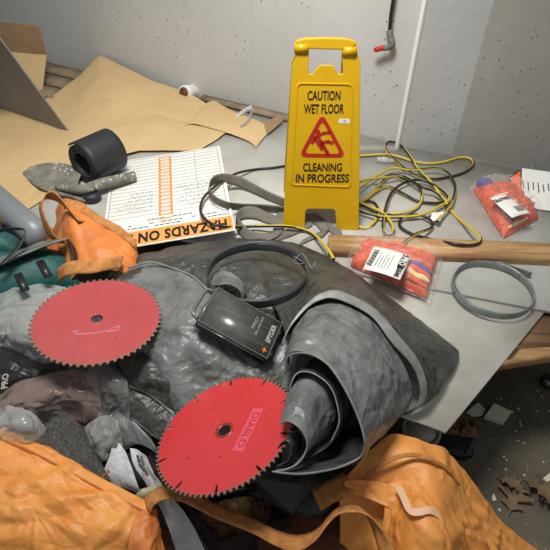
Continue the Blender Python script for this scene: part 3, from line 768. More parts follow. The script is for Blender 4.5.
# underside lip, inner folds
tpart('lower_lip',[
 [(364,449,.197),(359,458,.18),(340,467,.175),(318,472,.18),(297,474,.19),(275,472,.2)],
 [(362,435,.14),(350,442,.12),(335,450,.12),(315,455,.12),(298,460,.13),(280,462,.14)],
 [(370,405,.05),(355,412,.04),(335,420,.04),(315,425,.04),(300,430,.05),(285,440,.06)]],M['inner'],.003,12,5,50,30)
tpart('middle_coil',[
 [(290,398,.21),(291,384,.235),(298,373,.25),(312,373,.26),(328,384,.258),(336,400,.245),(339,422,.22),(331,442,.19),(312,457,.175)],
 [(300,380,.12),(303,368,.15),(313,358,.17),(328,356,.18),(345,366,.18),(355,384,.16),(358,404,.12),(348,424,.08),(330,436,.06)]],M['inner'],.003,12,6,60,30)
link_mesh('coil_hem',tube_mesh('hem',[(290,398,.212),(291,384,.237),(298,373,.252),(312,373,.262),(328,384,.26),(336,400,.247),(339,422,.222),(331,442,.192)],.0015,6),M['hem'],tp)
tpart('inner_tube',[
 [(280,424,.235),(287,421,.25),(296,425,.255),(304,434,.245),(307,447,.225),(301,460,.205),(288,470,.195)],
 [(284,405,.22),(291,396,.24),(302,392,.25),(314,400,.245),(321,415,.225),(322,432,.2),(310,450,.18)],
 [(292,385,.2),(298,376,.22),(310,374,.235),(324,383,.235),(333,398,.21),(336,418,.18),(325,440,.15)]],M['silver'],.002,12,7,50,40)
link_mesh('tube_hem',tube_mesh('hem',[(280,424,.236),(287,421,.252),(296,425,.257),(304,434,.247),(307,447,.227),(301,460,.207),(290,468,.2),(272,472,.2)],.0018,6),M['hem'],tp)
tpart('core_fold',[
 [(276,452,.2),(281,443,.215),(287,441,.22),(291,448,.215),(288,460,.2),(276,467,.19)],
 [(290,440,.18),(293,432,.19),(298,431,.2),(302,438,.19),(300,452,.17),(288,460,.16)]],M['inner'],.001,14,9,26,14)
# curled silver tongue inside the band ring
tpart('curled_tongue',[
 [(214,276,.155),(222,271,.17),(233,274,.175),(243,282,.17),(247,292,.15)],
 [(210,286,.16),(219,285,.18),(230,284,.185),(240,290,.175),(243,300,.155)]],M['silver'],.002,14,3,30,14)
# layered flaps below the first saw blade
flaps=[
 ([(114,361,.085),(119,373,.085),(123,384,.08),(132,388,.085),(147,394,.08),(163,406,.065),(180,422,.05)],[(134,356,.12),(138,364,.12),(142,372,.115),(150,378,.115),(163,383,.11),(177,393,.09),(190,408,.07)],[(154,350,.12),(158,358,.12),(162,366,.115),(168,370,.11),(178,374,.105),(190,384,.09),(200,398,.07)]),
 ([(60,364,.075),(85,382,.065),(112,404,.05),(138,424,.035),(166,446,.02)],[(84,362,.10),(102,374,.09),(122,392,.075),(146,410,.06),(172,432,.045)],[(108,360,.10),(120,370,.095),(136,386,.08),(158,402,.065),(180,420,.05)]),
 ([(96,432,.0),(108,424,.015),(122,412,.03),(132,416,.03),(150,438,.01)],[(104,440,.0),(116,434,.015),(128,424,.03),(140,430,.025),(156,448,.005)],[(116,456,-.03),(126,450,-.015),(138,444,.0),(150,448,.0),(162,458,-.015)])]
for k,fl_ in enumerate(flaps):
    o=tpart('folded_flap',[list(r) for r in fl_],M['dark'] if k!=2 else M['silver'],.0025,10,20+k,56,39)
    band=[fl_[0],[(px+3.5,py-4.5,h+.004) for px,py,h in fl_[0]]]
    tpart('flap_hem',band,M['hem'],.0012,14,30+k,60,5,.002)
# ================================================================== STEEL BANDS
def band_coil(c,R,w,tilt,m,label,name,turns,tail=None,clip=None,ecc=1,yaw=0):
    t_=frame_thing(name,basis_m(c,tilt[0],tilt[1],yaw),label,'steel band')
    ps=[];n=int(60*turns)
    for i in range(n):
        a=2*PI*turns*i/(n-1); r=R+.0016*turns*i/(n-1)+.0012*math.sin(a*1.5)
        ps.append(Vector((r*math.cos(a)*ecc,r*math.sin(a),.0025*math.sin(a*.5+1))))
    if tail: ps+=[Vector(p) for p in tail]
    g=[[p+Vector((0,0,w*s)) for p in ps] for s in (0,.25,.5,.75,1)]
    me=grid_mesh('band',g); o=link_mesh('band',me,m,t_); thick(o,.0018)
    return t_
k=band_coil(P(257,276,.165),.132,.024,(-.05,.10),M['darksteel'],'dark steel band coil resting on the tarp behind the small case','band_coil',3.3)
cs=[Vector((.118,.07,.012)),Vector((.10,.05,.03)),Vector((.13,.03,.02)),Vector((.10,.035,.018)),Vector((.125,.06,.03)),Vector((.15,.02,.01)),Vector((.16,.04,.02))]
link_mesh('wire_tie',tube_mesh('wire',cs,.0008,6),M['galv'],k)
tl=[Vector((.128*math.cos(a)+.012*(a/.6)**2*0,.128*math.sin(a),0)) for a in ()]
k2=band_coil(P(491,292,.0),.119,.023,(0,0),M['galv'],'perforated galvanised band coil lying on the bare boards in front of the pine stud','band_coil',2.12,tail=[(.112,.075,.0),(.135,.035,.0),(.16,-.01,.0)],yaw=.5)
k2.location.z=T+.003
# ================================================================== SMALL CASE
def case():
    m_=basis_m((-.0759,.8529,.652),.4055,-.151,-.2999)
    t_=frame_thing('bit_case',m_,'small smoky black plastic case resting on the tarp between ring and saw blade','case')
    w,h=.19,.125
    link_mesh('lower_tray',box_mesh('tray',-w/2+.002,w/2-.002,-h/2+.002,h/2-.002,-.030,-.013,.005,3),M['black'],t_)
    lid=link_mesh('lid',box_mesh('lid',-w/2,w/2,-h/2,h/2,-.014,0,.006,4),M['smoke'],t_)
    rim=ring_rect(w/2-.004,h/2-.004,w/2-.006,h/2-.006,0,.0012)
    link_mesh('rim',rim,M['smoke_rim'],lid,smooth=False)
    hd=[]
    pts=[Vector((-w/2,h*.38,-.008)),Vector((-w/2-.016,h*.30,-.008)),Vector((-w/2-.018,0,-.008)),Vector((-w/2-.016,-h*.30,-.008)),Vector((-w/2,-h*.38,-.008))]
    link_mesh('handle',tube_mesh('handle',pts,.005,10),M['smoke_rim'],t_)
    for y in (-.035,.035):
        link_mesh('latch',box_mesh('latch',w/2-.004,w/2+.006,y-.014,y+.014,-.022,-.004,.002),M['black'],t_)
    for y in (-.03,0.02):
        link_mesh('divider',box_mesh('div',-w/2+.012,w/2-.012,y-.0006,y+.0006,0,.0008),M['smoke_rim'],lid,smooth=False)
    fr=Matrix.Translation((0,0,.0008))
    me=text_mesh('IMPACT',.011,.0001); at_mesh(me,.030,.018,.0008,PI/2*.98); link_mesh('lettering',me,M['print_white'],lid,smooth=False)
    me=text_mesh('DRILL AND DRIVE',.0075,.0001); at_mesh(me,.042,.015,.0008,PI/2); link_mesh('lettering',me,M['print_white'],lid,smooth=False)
    me=text_mesh('SPYDER',.0165,.0002,.0005); at_mesh(me,.076,.012,.0008,PI/2); link_mesh('lettering',me,M['print_white'],lid,smooth=False)
    sp=[slab('s',[Vector((.076+.008*math.cos(a)*r,-.04+.009*math.sin(a)*r,.0004)) for a,r in ((0,1),(.8,.3),(1.57,1),(2.4,.3),(3.14,1),(3.9,.3),(4.7,1),(5.5,.3))],Vector((0,0,.0008)))]
    link_mesh('emblem',merge(sp,'e'),M['print_orange'],lid,smooth=False)
def ring_rect(a,b,c,d,z0,z1):
    bm=bmesh.new(); L=[]
    for x,y,z in ((a,b,z0),(a,b,z1),(c,d,z1),(c,d,z0)):
        L.append([bm.verts.new(p) for p in ((-x,-y,z),(x,-y,z),(x,y,z),(-x,y,z))])
    for q in range(4):
        A=L[q];B=L[(q+1)%4]
        for k in range(4): bm.faces.new((A[k],A[(k+1)%4],B[(k+1)%4],B[k]))
    bmesh.ops.recalc_face_normals(bm,faces=bm.faces)
    me=bpy.data.meshes.new('rim'); bm.to_mesh(me); bm.free(); return me
case()
# ================================================================== GREY RATCHET STRAP
def gstrap():
    t_=thing('webbing_strap',P(240,205),'dusty grey webbing strap looped on the boards around the foot of the yellow sign','strap')
    U=(0,0,1)
    def rb(name,pts,dirs,w=.045): 
        o=link_mesh(name,ribbon_mesh(name,pts,dirs,w,n=70),M['greyweb'],t_); thick(o,.003); return o
    rb('upper_loop',[(300,212,.02),(283,210,.02),(262,208,.022),(240,207,.022),(226,205,.07),(214,199,.075),(209,189,.075),(213,181,.075),(224,178.5,.065),(240,182,.035),(256,190,.022),(270,197,.02),(290,205,.02)],
       [(0,-.3,1),(0,-.3,1),(0,-.3,1),(.1,-.3,1),(.2,.1,1),(.1,.3,1),(0,.1,1),(0,-.1,1)],.04)
    rb('lower_loop',[(236,219,.02),(244,213,.022),(256,213,.02),(268,218,.014),(285,222,.01),(305,218,.008),(322,223,.008),(335,231,.01),(342,236,.008)],[(0,.3,1),(0,.8,.6),(0,1,.2),(0,1,.2),(0,1,.1),(0,1,.3)])
    rb('front_run',[(236,219,.02),(240,228,.02),(250,236,.012),(265,238,.008),(285,234,.008),(300,228,.008),(312,222,.008)],[(0,.3,1),(.5,.4,.8),(0,1,.3),(0,1,.15),(0,1,.1)],.04)
    rb('cross_run',[(262,242,.008),(275,235,.012),(279,226,.014),(281,216,.01),(284,207,.006)],[(1,0,.2),(1,0,.1),(1,.2,.1)],.035)
    rb('end_run',[(300,243,.006),(315,236,.008),(326,232,.01),(318,220,.008),(310,214,.008)],[(.6,1,.1),(.6,1,.1),(1,.2,.1)],.04)
gstrap()
# ================================================================== EXTENSION CORD
def cord():
    t_=thing('extension_cord',P(400,200),'yellow and black extension cord coiled loosely on the boards beside the yellow sign','cord')
    r=.0052
    def c(pts,h0=.007,tw=.008,hs=None):
        ps=[]
        for i,p in enumerate(pts):
            h=p[2] if len(p)>2 else h0+.006*abs(math.sin(i*1.3+h0*300))
            ps.append(P(p[0],p[1],h))
        o=link_mesh('cable',tube_mesh('cable',ps,r,12,n=len(ps)*12,two=tw),None,t_,mats=[M['cordb'],M['cordy']]); return o
    c([(334,259,.05),(327,248,.045),(318,238,.03),(308,231,.012),(290,226.5,.03),(270,226,.03),(250,226.5,.02),(230,227,.045),(215,225,.062),(205,219,.062),(200.5,210,.062),(203,199,.062),(211,190,.062),(224,180,.055),(238,173,.03),(255,169.5,.007),(275,167.5,.007),(300,163,.007),(330,158,.007),(359,156,.007),(386,154.5,.012),(400,157,.010),(414,161.5,.007),(430,163.5,.007),(445,161.5,.007),(459,157.5,.007),(470,158.5,.007),(473.5,165,.007),(464,172.5,.007),(449,177,.007),(430,179,.012),(412,173,.02),(398,163,.02),(387,152,.02),(385.5,145,.016),(390,141.5,.012),(399,144,.012),(408,153,.020),(419,170,.02),(433,184,.02),(446,204,.012),(458,218,.007),(470,228,.04),(480,237,.052),(478,243,.052),(466,245,.052),(452,243.5,.05),(430,239,.02),(411,233.5,.01),(400,226,.012),(401,219,.016),(410,215,.02),(421,215.5,.02),(431,221,.02),(431,228,.015),(416,234,.045),(405,242,.052),(396,250,.052)],tw=.004)
    c([(352,204),(366,199),(380,184),(391,175),(404,179),(418,185),(422,196),(416,208),(398,214),(378,212),(362,205),(352,204)],.012,.010)
    c([(352,199),(368,206),(383,213),(392,224),(393,233),(387,235),(383,226),(386,206),(392,192),(404,183),(419,180),(436,186),(449,198),(440,206),(424,214),(404,217),(384,217),(366,213),(352,208)],.018,.006)
    c([(348,196),(360,188),(378,175),(393,168),(412,170),(436,168.5),(448,173),(455,186),(452,202),(444,213),(437,221)],.024,.007)
    c([(350,213),(362,203),(376,191),(388,187),(402,193),(418,201),(436,203),(448,200)],.008,.009)
    c([(350,186),(366,180),(386,177),(402,176),(422,187),(434,191),(444,199),(447,205)],.03,.011)
    c([(350,222),(364,228),(374,222),(379,212),(375,203),(366,201),(356,206)],.006,.005)
    # plug and tag
    a=P(396,161,.016);b_=P(377,159,.014)
    link_mesh('plug',tube_mesh('plug',[b_,b_.lerp(a,.3),b_.lerp(a,.7),a],.014,14,n=12,taper=lambda u:.75 if u<.2 else (1 if u<.6 else .55)),M['milky'],t_)
    q=[P(432,213,.02),P(444,212,.03),P(440,221,.028),P(430,221,.02)]
    link_mesh('warning_tag',slab('tag',q,Vector((0,0,.001))),M['white'],t_,smooth=False)
cord()
# loose items behind the cord
a=P(358,149,.01);b_=P(398,149,.01)
single('paint_tube',tube_mesh('tube',[a,a.lerp(b_,.5),b_],.016,14,n=10),M['clear'],'clear plastic tube lying at the wall behind the yellow cord','tube')
# ================================================================== GLOVE PACKS
def glove_pack(name,corners,h,label,lab_q,n_f,seed,txt,extra=None,long_first=True):
    q=[P(*c) for c in corners]; cen=sum(q,Vector())/4
    t_=thing(name,(cen.x,cen.y,min(p.z for p in q)),label,'glove pack')
    c0=sum(q,Vector())/4
    inner=[c0+(p-c0)*.93 for p in q]
    body=link_mesh('gloves',pillow('gloves',inner,h*.72,.008,26,seed,60,3),M['gloveo'],t_)
    # rolled fingers and cuffs laid side by side
    rnd=random.Random(seed)
    for k in range(n_f):
        f=.12+.76*k/(n_f-1); a=inner[0].lerp(inner[3],f); b_=inner[1].lerp(inner[2],f)
        s0,s1=(.42+.1*(k%2),.99) 
        u=[a.lerp(b_,s0+(s1-s0)*i/5) for i in range(6)]
        e=(1-abs(2*f-1)**3)**.5
        u=[p+Vector((0,0,h*(.66*e*(1-.35*(i/5)**3))+rnd.uniform(-.006,.006))) for i,p in enumerate(u)]
        link_mesh('glove_finger',tube_mesh('finger',u,h*.13,10,n=30,taper=lambda x:(1-abs(2*x-1)**4)**.5*.9+.1),[M['gloveo'],M['gloveo'],M['gloveb'],M['gloveo'],M['glovey']][(k+seed)%5] if k%2 else M['gloveo'],t_)
    if extra: extra(t_,inner,h)
    lq=[P(*c) for c in lab_q]
    n_=(lq[1]-lq[0]).cross(lq[3]-lq[0]).normalized()
    if n_.z<0: n_=-n_
    g=[[lq[0].lerp(lq[1],i/10).lerp(lq[3].lerp(lq[2],i/10),j/8) for i in range(11)] for j in range(9)]
    g=[[p+n_*.004*math.sin(i/10*PI) for i,p in enumerate(r)] for r in g]
    lb=link_mesh('label_card',grid_mesh('label',g),M['white'],t_); thick(lb,.0008)
    xa=(lq[1]-lq[0]); W_=xa.length; xa=xa.normalized(); ya=n_.cross(xa); H_=(lq[0]-lq[3]).length
    mm=Matrix((xa,ya,n_)).transposed().to_4x4(); mm.translation=(lq[0]+lq[2])/2
    def put(me,m,nm,zz=.006):
        me.transform(mm@Matrix.Translation((0,0,zz))); me.transform(Matrix.Translation((0,0,0))); link_mesh(nm,me,m,lb,smooth=False)
    txt(put,W_,H_)
    outer=[c0+(p-c0)*1.03 for p in q]
    me=pillow('film',outer,h*1.10,.010,22,seed+3,30,5,.08)
    for v in me.vertices: v.co+=Vector((rnd.uniform(-1,1),rnd.uniform(-1,1),rnd.uniform(-1,1)))*.0034
    link_mesh('film_wrap',me,M['packfilm'],t_,smooth=False)
    return t_
def t1(put,W_,H_):
    put(box_mesh('b',W_*.30,W_*.46,-H_*.12,H_*.42,0,.0006),M['ink'],'logo_block')
    put(at_mesh(text_mesh('PRO',.026,.0003,.0006,xs=.9),W_*.385,H_*.15,.0010,-PI/2),M['white'],'lettering')
    put(at_mesh(text_mesh('GEAR',.019,.0003,.0006),W_*.38,-H_*.29,.0,-PI/2),M['ink'],'lettering')
    put(merge([box_mesh('b',-W_*.42,-W_*.30,-H_*.33+H_*.66*i/16,-H_*.33+H_*.66*i/16+H_*(.018 if i%3 else .03),0,.0006) for i in range(16)],'bars'),M['ink'],'barcode')
    put(merge([box_mesh('b',-W_*.22+W_*.08*k,-W_*.22+W_*.08*k+.0012,-H_*.32,H_*(.3-.1*(k%2)),0,.0006) for k in range(5)],'lines'),M['lineink'],'small_print')
def e1(t_,inner,h):
    me=text_mesh('FIREBIRD ECO',.024,.0004,.0008)
    a=P(372,277,.075);b_=P(402,290,.075);xa=(b_-a).normalized();n_=Vector((0,-.6,.8));n_=(n_-xa*n_.dot(xa)).normalized();ya=n_.cross(xa)
    mm=Matrix((xa,ya,n_)).transposed().to_4x4(); mm.translation=(a+b_)/2
glove_pack('glove_pack',[(355,240,.0),(440,262,.0),(428,303,.0),(347,268,.0)],.085,'clear pack of orange gloves between the tarp and the pine stud',
           [(374,246,.082),(411,256,.088),(400,280,.088),(363,269,.082)],9,2,t1,e1)
def t2(put,W_,H_):
    put(at_mesh(text_mesh('GLOVES',.020,.0003,.0006),-W_*.18,H_*.28,0),M['ink'],'lettering')
    put(merge([box_mesh('b',-W_*.05+W_*.42*i/14,-W_*.05+W_*.42*i/14+W_*(.012 if i%3 else .02),-H_*.36,-H_*.12,0,.0006) for i in range(14)],'bars'),M['lineink'],'barcode')
def e2(t_,inner,h):
    for k in range(6):
        f=.45+.5*k/5; a=inner[0].lerp(inner[3],f); b_=inner[1].lerp(inner[2],f)
        u=[a.lerp(b_,.12+.55*i/5)+Vector((0,0,h*.72*(1-abs(2*f-1)**3)**.5)) for i in range(6)]
        link_mesh('glove_finger',tube_mesh('finger',u,h*.08,8,n=30,taper=lambda x:(1-abs(2*x-1)**4)**.5*.9+.1),[M['glovey'],M['gloveb'],M['glovey']][k%3],t_)
    u=[inner[0].lerp(inner[1],.05+.4*i/4)+Vector((0,-.01,h*.45)) for i in range(5)]
    link_mesh('glove_cuff',tube_mesh('cuff',u,h*.27,12,n=20,taper=lambda x:(1-abs(2*x-1)**4)**.5*.9+.1),M['gloveb'],t_)
glove_pack('glove_pack',[(470,190,.0),(507,188,.0),(541,221,.0),(502,243,.0)],.085,'clear pack of orange and purple gloves at the wall end of the pine stud',
           [(490,198,.086),(505,194,.086),(531,213,.08),(512,218,.08)],8,5,t2,e2)
# ================================================================== WHITE TAG CARD with orange corner
t_=thing('product_card',P(535,190),'white printed card with an orange tab lying against the dim wall','card')
q=[P(522,168.5,.05),P(556,173,.05),P(556,212,.006),P(521,207,.006)]
link_mesh('white_face',slab('card',q,Vector((0,-.001,.002))),M['white'],t_,smooth=False)
q=[P(511,178,.030),P(520,171,.045),P(521,196,.012),P(511,194,.012)]
link_mesh('orange_tab',slab('tab',q,Vector((0,-.001,.002))),M['tag_orange'],t_,smooth=False)
q2=[P(509.5,177,.028),P(521,169.5,.044),P(522,204,.008),P(509.5,196,.006)]
link_mesh('dark_backing',slab('backing',q2,Vector((0,.003,.0))),M['ink'],t_,smooth=False)
w0=P(521,188,.03);xa=(P(556,212,.006)-P(521,207,.006)).normalized(); yb=(P(522,168.5,.05)-P(521,207,.006)).normalized(); n_=xa.cross(yb).normalized(); yb=n_.cross(xa)
mm=Matrix((xa,yb,n_)).transposed().to_4x4(); mm.translation=P(521,207,.006)+n_*.004
rnd=random.Random(9); bits=[]
for k in range(6):
    x=.012+.019*k; L_=rnd.uniform(.03,.06); y=.15-L_
    while y<.145:
        l=rnd.uniform(.004,.010); bits.append(box_mesh('b',x-.002,x+.002,y,y+l,0,.0005)); y+=l+.003
bits.append(at_mesh(box_mesh('b',-.005,.005,-.001,.001,0,.0005),.04,.06,0,.6)); bits.append(at_mesh(box_mesh('b',-.005,.005,-.001,.001,0,.0005),.05,.03,0,-.6))
me=merge(bits,'print'); me.transform(mm); link_mesh('small_print',me,M['ink'],t_,smooth=False)
# ================================================================== HANGING HOOK
t_=thing('hanging_cable',W(388,45,.03),'black cable hanging down the wall ending in a dusty fitting with a red grip','cable')
link_mesh('cable',tube_mesh('cable',[W(398,-40,.03),W(394,-5,.03),W(391,15,.03),W(389.5,32,.03)],.0075,10,n=30),M['cordb'],t_)
link_mesh('fitting',tube_mesh('fit',[W(389.5,30,.03),W(390.5,38,.035),W(392,44,.035),W(388,47.5,.04),W(383,48,.04)],.014,12,n=24,taper=lambda u:1 if u<.7 else .8),M['hookgrey'],t_)
link_mesh('red_grip',tube_mesh('grip',[W(384,47.5,.042),W(379,49,.045),W(374,50,.048)],.013,12,n=12,taper=lambda u:.8 if u<.9 else .6),M['redplastic'],t_)
# ================================================================== LEFT SIDE: orange bag, pipe, teal bag, films
t_=thing('woven_sack',P(95,245),'small orange woven sack with a raised strap loop behind the teal bag','sack')
o=link_mesh('body',sheet('body',[
 [(44,240,.02),(55,225,.05),(62,200,.15),(80,203,.14),(98,215,.12),(115,225,.11),(133,241,.09),(138,256,.07)],
 [(50,252,.03),(60,238,.09),(67,214,.16),(84,220,.155),(100,230,.14),(116,240,.12),(130,252,.10),(137,262,.08)],
 [(60,268,.04),(68,254,.08),(73,236,.14),(86,240,.14),(100,248,.135),(114,255,.12),(126,262,.10),(134,268,.08)],
 [(70,284,.04),(76,274,.07),(80,262,.11),(90,264,.11),(101,268,.11),(112,270,.10),(122,273,.09),(130,276,.07)]],.008,10,5,70,50),M['orange_deep'],t_); thick(o,.0015)
o=link_mesh('strap_loop',ribbon_mesh('loop',[(62,243,.10),(52,236,.13),(45,222,.17),(41,207,.2),(45,197,.215),(54,196,.215),(62,202,.2),(72,212,.175),(84,222,.16)],[(.9,-.5,.3),(.8,-.6,.3),(.6,-.8,.3),(.3,-.3,.9),(.0,-.5,.9),(-.4,-.6,.6)],.045,n=70),M['strap'],t_); thick(o,.003)
o=link_mesh('hem_band',ribbon_mesh('hem',[(64,203,.166),(84,209,.162),(100,220,.145),(118,230,.127),(136,244,.105)],[(0,-1,-.3),(0,-1,-.3)],.03,n=40),M['strap'],t_); thick(o,.002)
o=link_mesh('front_strap',ribbon_mesh('front',[(58,276,.10),(66,270,.135),(78,267,.15),(92,267,.15),(106,264,.15),(122,262,.13)],[(0,-.4,-.9),(0,-.9,-.4),(0,-.9,-.5)],.04,n=40),M['strap'],t_); thick(o,.003)
a=P(-30,176,.05);b_=P(42,239,.045)
t_=thing('grey_pipe',a,'thick grey plastic pipe lying diagonally beside the orange sack strap','pipe')
link_mesh('tube',tube_mesh('pipe',[a,b_],.047,28,n=6),M['grey_pvc'],t_)
# teal bag
t_=thing('tool_bag',P(30,265),'teal nylon bag with black trim lying beside the orange sack','bag')
o=link_mesh('body',pillow('body',[P(-70,292,-.0),P(70,262,.0),P(84,292,.0),P(-60,340,.0)],.125,.009,12,3,60,3,.2),M['teal'],t_)
o=link_mesh('end_panel',sheet('end',[[(66,239,.115),(72,236,.11),(76,240,.08)],[(70,250,.13),(77,250,.11),(81,256,.07)],[(72,262,.12),(79,264,.10),(84,272,.06)]],.002,12,1,16,16),M['black'],t_); thick(o,.004)
o=link_mesh('piping',tube_mesh('pipe',[(-40,274,.14),(-5,266,.155),(20,256,.158),(45,246,.15),(68,238.5,.13)],.0035,8),M['hem'],t_)
o=link_mesh('grey_top',sheet('top',[[(-30,258,.12),(5,256,.13),(28,247,.13),(40,242,.12),(64,239,.12)],[(-30,272,.147),(-2,265,.158),(20,256,.162),(45,247,.154),(66,240,.135)]],.003,12,4,30,10),M['silver'],t_); thick(o,.002)
for (p,q_) in (((40,262,.17),(49,278,.165)),((18,275,.175),(26,292,.17))):
    a=P(*p);b_=P(*q_)
    link_mesh('buckle',bar('buckle',a,b_,.022,.008),M['black'],t_)
t_=thing('folded_pouch',P(8,245),'teal and navy pouch with a black strap, behind the teal bag','pouch')
o=link_mesh('teal_panel',pillow('panel',[P(-40,246,.05),P(22,244,.05),P(22,260,.05),P(-40,272,.05)],.08,.008,14,6,40,3),M['teal'],t_)
o=link_mesh('navy_panel',pillow('panel',[P(-50,226,.03),P(2,228,.03),P(12,246,.03),P(-50,254,.03)],.08,.01,14,8,30,3),M['blue'],t_)
o=link_mesh('black_strap',ribbon_mesh('strap',[(-5,232,.19),(10,229,.2),(24,230,.2),(22,240,.19),(12,254,.18),(0,266,.17)],[(0,-.6,.8),(0,-.6,.8),(.9,.3,.3),(.9,.3,.2)],.018,n=40),M['black'],t_); thick(o,.003)
FILMS=(M['milky'],M['pinkfilm'],M['clear'])
# films
def cloth(name,rows,m,label,cat,amp=.012,sc=14,seed=0,nu=60,nv=45,t=.0008):
    o=single(name,sheet(name,rows,amp*.35,sc,seed,nu*2,nv*2,sets=((22,.05,.16,.024,.006*amp/.014),(80,.02,.09,.007,.0024*amp/.014))),m,label,cat)
    if m not in FILMS: thick(o,t)
    return o
cloth('plastic_bag',[
 [(-20,300,.08),(0,292,.11),(20,286,.12),(42,284,.12),(60,287,.12),(85,292,.12)],
 [(-20,325,.09),(2,315,.13),(22,308,.15),(40,308,.15),(55,312,.15),(80,316,.15)],
 [(-20,345,.08),(5,335,.12),(22,335,.14),(38,338,.14),(52,342,.14),(75,345,.14)],
 [(-10,352,.03),(10,352,.06),(24,358,.07),(38,362,.07),(50,362,.08),(70,362,.08)]],M['milky'],'crumpled clear plastic bag tucked under the pinkish red saw blade','plastic bag',.022,11,3)
cloth('black_pouch',[
 [(-20,345,.06),(0,342,.07),(15,350,.08),(30,358,.08),(42,360,.07)],
 [(-20,365,.07),(0,364,.10),(15,370,.10),(30,375,.10),(45,374,.08)],
 [(-20,400,.03),(0,398,.05),(15,398,.05),(30,392,.05),(48,388,.04)]],M['black'],'glossy black pouch printed PRO between the two plastic bags','pouch',.012,12,6)
po=[o for o in bpy.data.objects if o.name=='black_pouch'][0]
me=text_mesh('PRO',.020,.0004,.0005); a=P(5,392,.117);b_=P(7,372,.127); xa=(b_-a).normalized(); n_=Vector((0,-.5,.9));n_=(n_-xa*n_.dot(xa)).normalized();ya=n_.cross(xa)
mm=Matrix((xa,ya,n_)).transposed().to_4x4(); mm.translation=(a+b_)/2+n_*.004
me.transform(Matrix.Translation(-po.location)@mm); sub('lettering',me,M['print_white'],po,smooth=False)
cloth('plastic_bag',[
 [(0,395,.05),(15,385,.08),(35,378,.09),(55,372,.10),(75,370,.10),(95,374,.09)],
 [(-10,410,.06),(12,402,.09),(35,396,.11),(58,390,.12),(80,390,.11),(100,395,.09)],
 [(-10,425,.03),(12,418,.06),(36,412,.08),(60,408,.08),(84,412,.07),(102,416,.05)],
 [(-5,440,-.02),(15,435,.0),(38,428,.01),(62,424,.02),(85,430,.01),(100,436,.0)]],M['pinkfilm'],'rosy translucent plastic bag bunched above the charcoal foam slab','plastic bag',.018,12,9)
cloth('plastic_bag',[
 [(-10,412,.06),(8,406,.09),(24,412,.10),(38,420,.09),(48,430,.07)],
 [(-10,428,.06),(6,424,.10),(22,426,.11),(36,432,.09),(46,438,.06)],
 [(-10,450,.0),(8,448,.02),(22,450,.03),(36,450,.02),(46,450,.0)]],M['milky'],'small whitish plastic bag peeking over the orange sack rim','plastic bag',.016,14,12,40,36)
cloth('clear_sleeve',[
 [(88,368,.10),(100,362,.12),(112,368,.12),(124,378,.11)],
 [(86,384,.10),(100,380,.125),(114,386,.12),(128,394,.10)],
 [(90,404,.07),(104,402,.09),(118,406,.08),(130,412,.06)],
 [(95,424,.03),(106,424,.05),(118,426,.04),(128,430,.03)]],M['clear'],'clear plastic sleeve shining below the pinkish red saw blade','plastic sleeve',.014,16,14,40,36)
cloth('grey_pouch',[
 [(80,430,.05),(92,420,.07),(106,416,.07),(118,420,.06)],
 [(84,448,.04),(96,440,.07),(110,436,.07),(122,440,.05)],
 [(92,468,.01),(102,462,.03),(112,458,.03),(122,458,.02)]],M['hem'],'grey plastic pouch between the foam slab and the tarp flaps','pouch',.010,14,16,40,30)
# charcoal foam slab
q=[P(64,411,.085),P(80,424,.08),P(108,480,.04),P(60,500,.02),P(10,462,.05),P(26,436,.07)]
n_=(q[2]-q[0]).cross(q[4]-q[0]).normalized(); 
if n_.z>0: n_=-n_
single('foam_slab',slab('foam',q,n_*.03),M['foam'],'speckled charcoal foam slab with a pointed corner behind the orange sack rim','foam',smooth=False)
# white papers
cloth('paper_wrapper',[
 [(113,441,.06),(120,444,.05),(126,452,.045)],
 [(110,455,.045),(121,458,.035),(132,468,.03)],
 [(104,472,.02),(122,476,.015),(138,486,.01)],
 [(108,486,-.01),(124,488,-.01),(142,494,-.01)]],M['tanpaper'],'creased white paper wrapper with a pointed top behind the orange sack rim','paper',.002,16,18,30,30)
cloth('printed_wrapper',[
 [(130,448,.06),(138,450,.06),(146,458,.06)],
 [(134,464,.04),(145,466,.04),(156,474,.04)],
 [(146,484,.01),(158,484,.01),(168,490,.01)],
 [(162,512,-.05),(176,512,-.05),(188,518,-.05)],
 [(176,550,-.1),(192,550,-.1),(206,552,-.1)]],M['tanpaper'],'long white wrapper with black print under the rim of the bright red saw blade','paper',.004,16,21,30,44)
pw=[o for o in bpy.data.objects if o.name=='printed_wrapper'][0]
bits=[]
for (x0,y0,x1,y1) in ((137,455,140,462),(141,456,144,466),(139,464,144,471),(144,468,148,476)):
    a=P(x0,y0,.062);b_=P(x1,y1,.055); bits.append(bar('b',a,b_,.005,.0012,.0002))
me=merge(bits,'marks'); me.transform(Matrix.Translation(-pw.location)); sub('printed_marks',me,M['ink'],pw,smooth=False)
q=[P(135,497,.0),P(160,488,.0),P(166,500,.0),P(140,508,.0)]
single('foam_lump',pillow('lump',q,.04,.008,20,2,24,2),M['cream'],'pale cream lump resting at the base of the orange strap','lump')
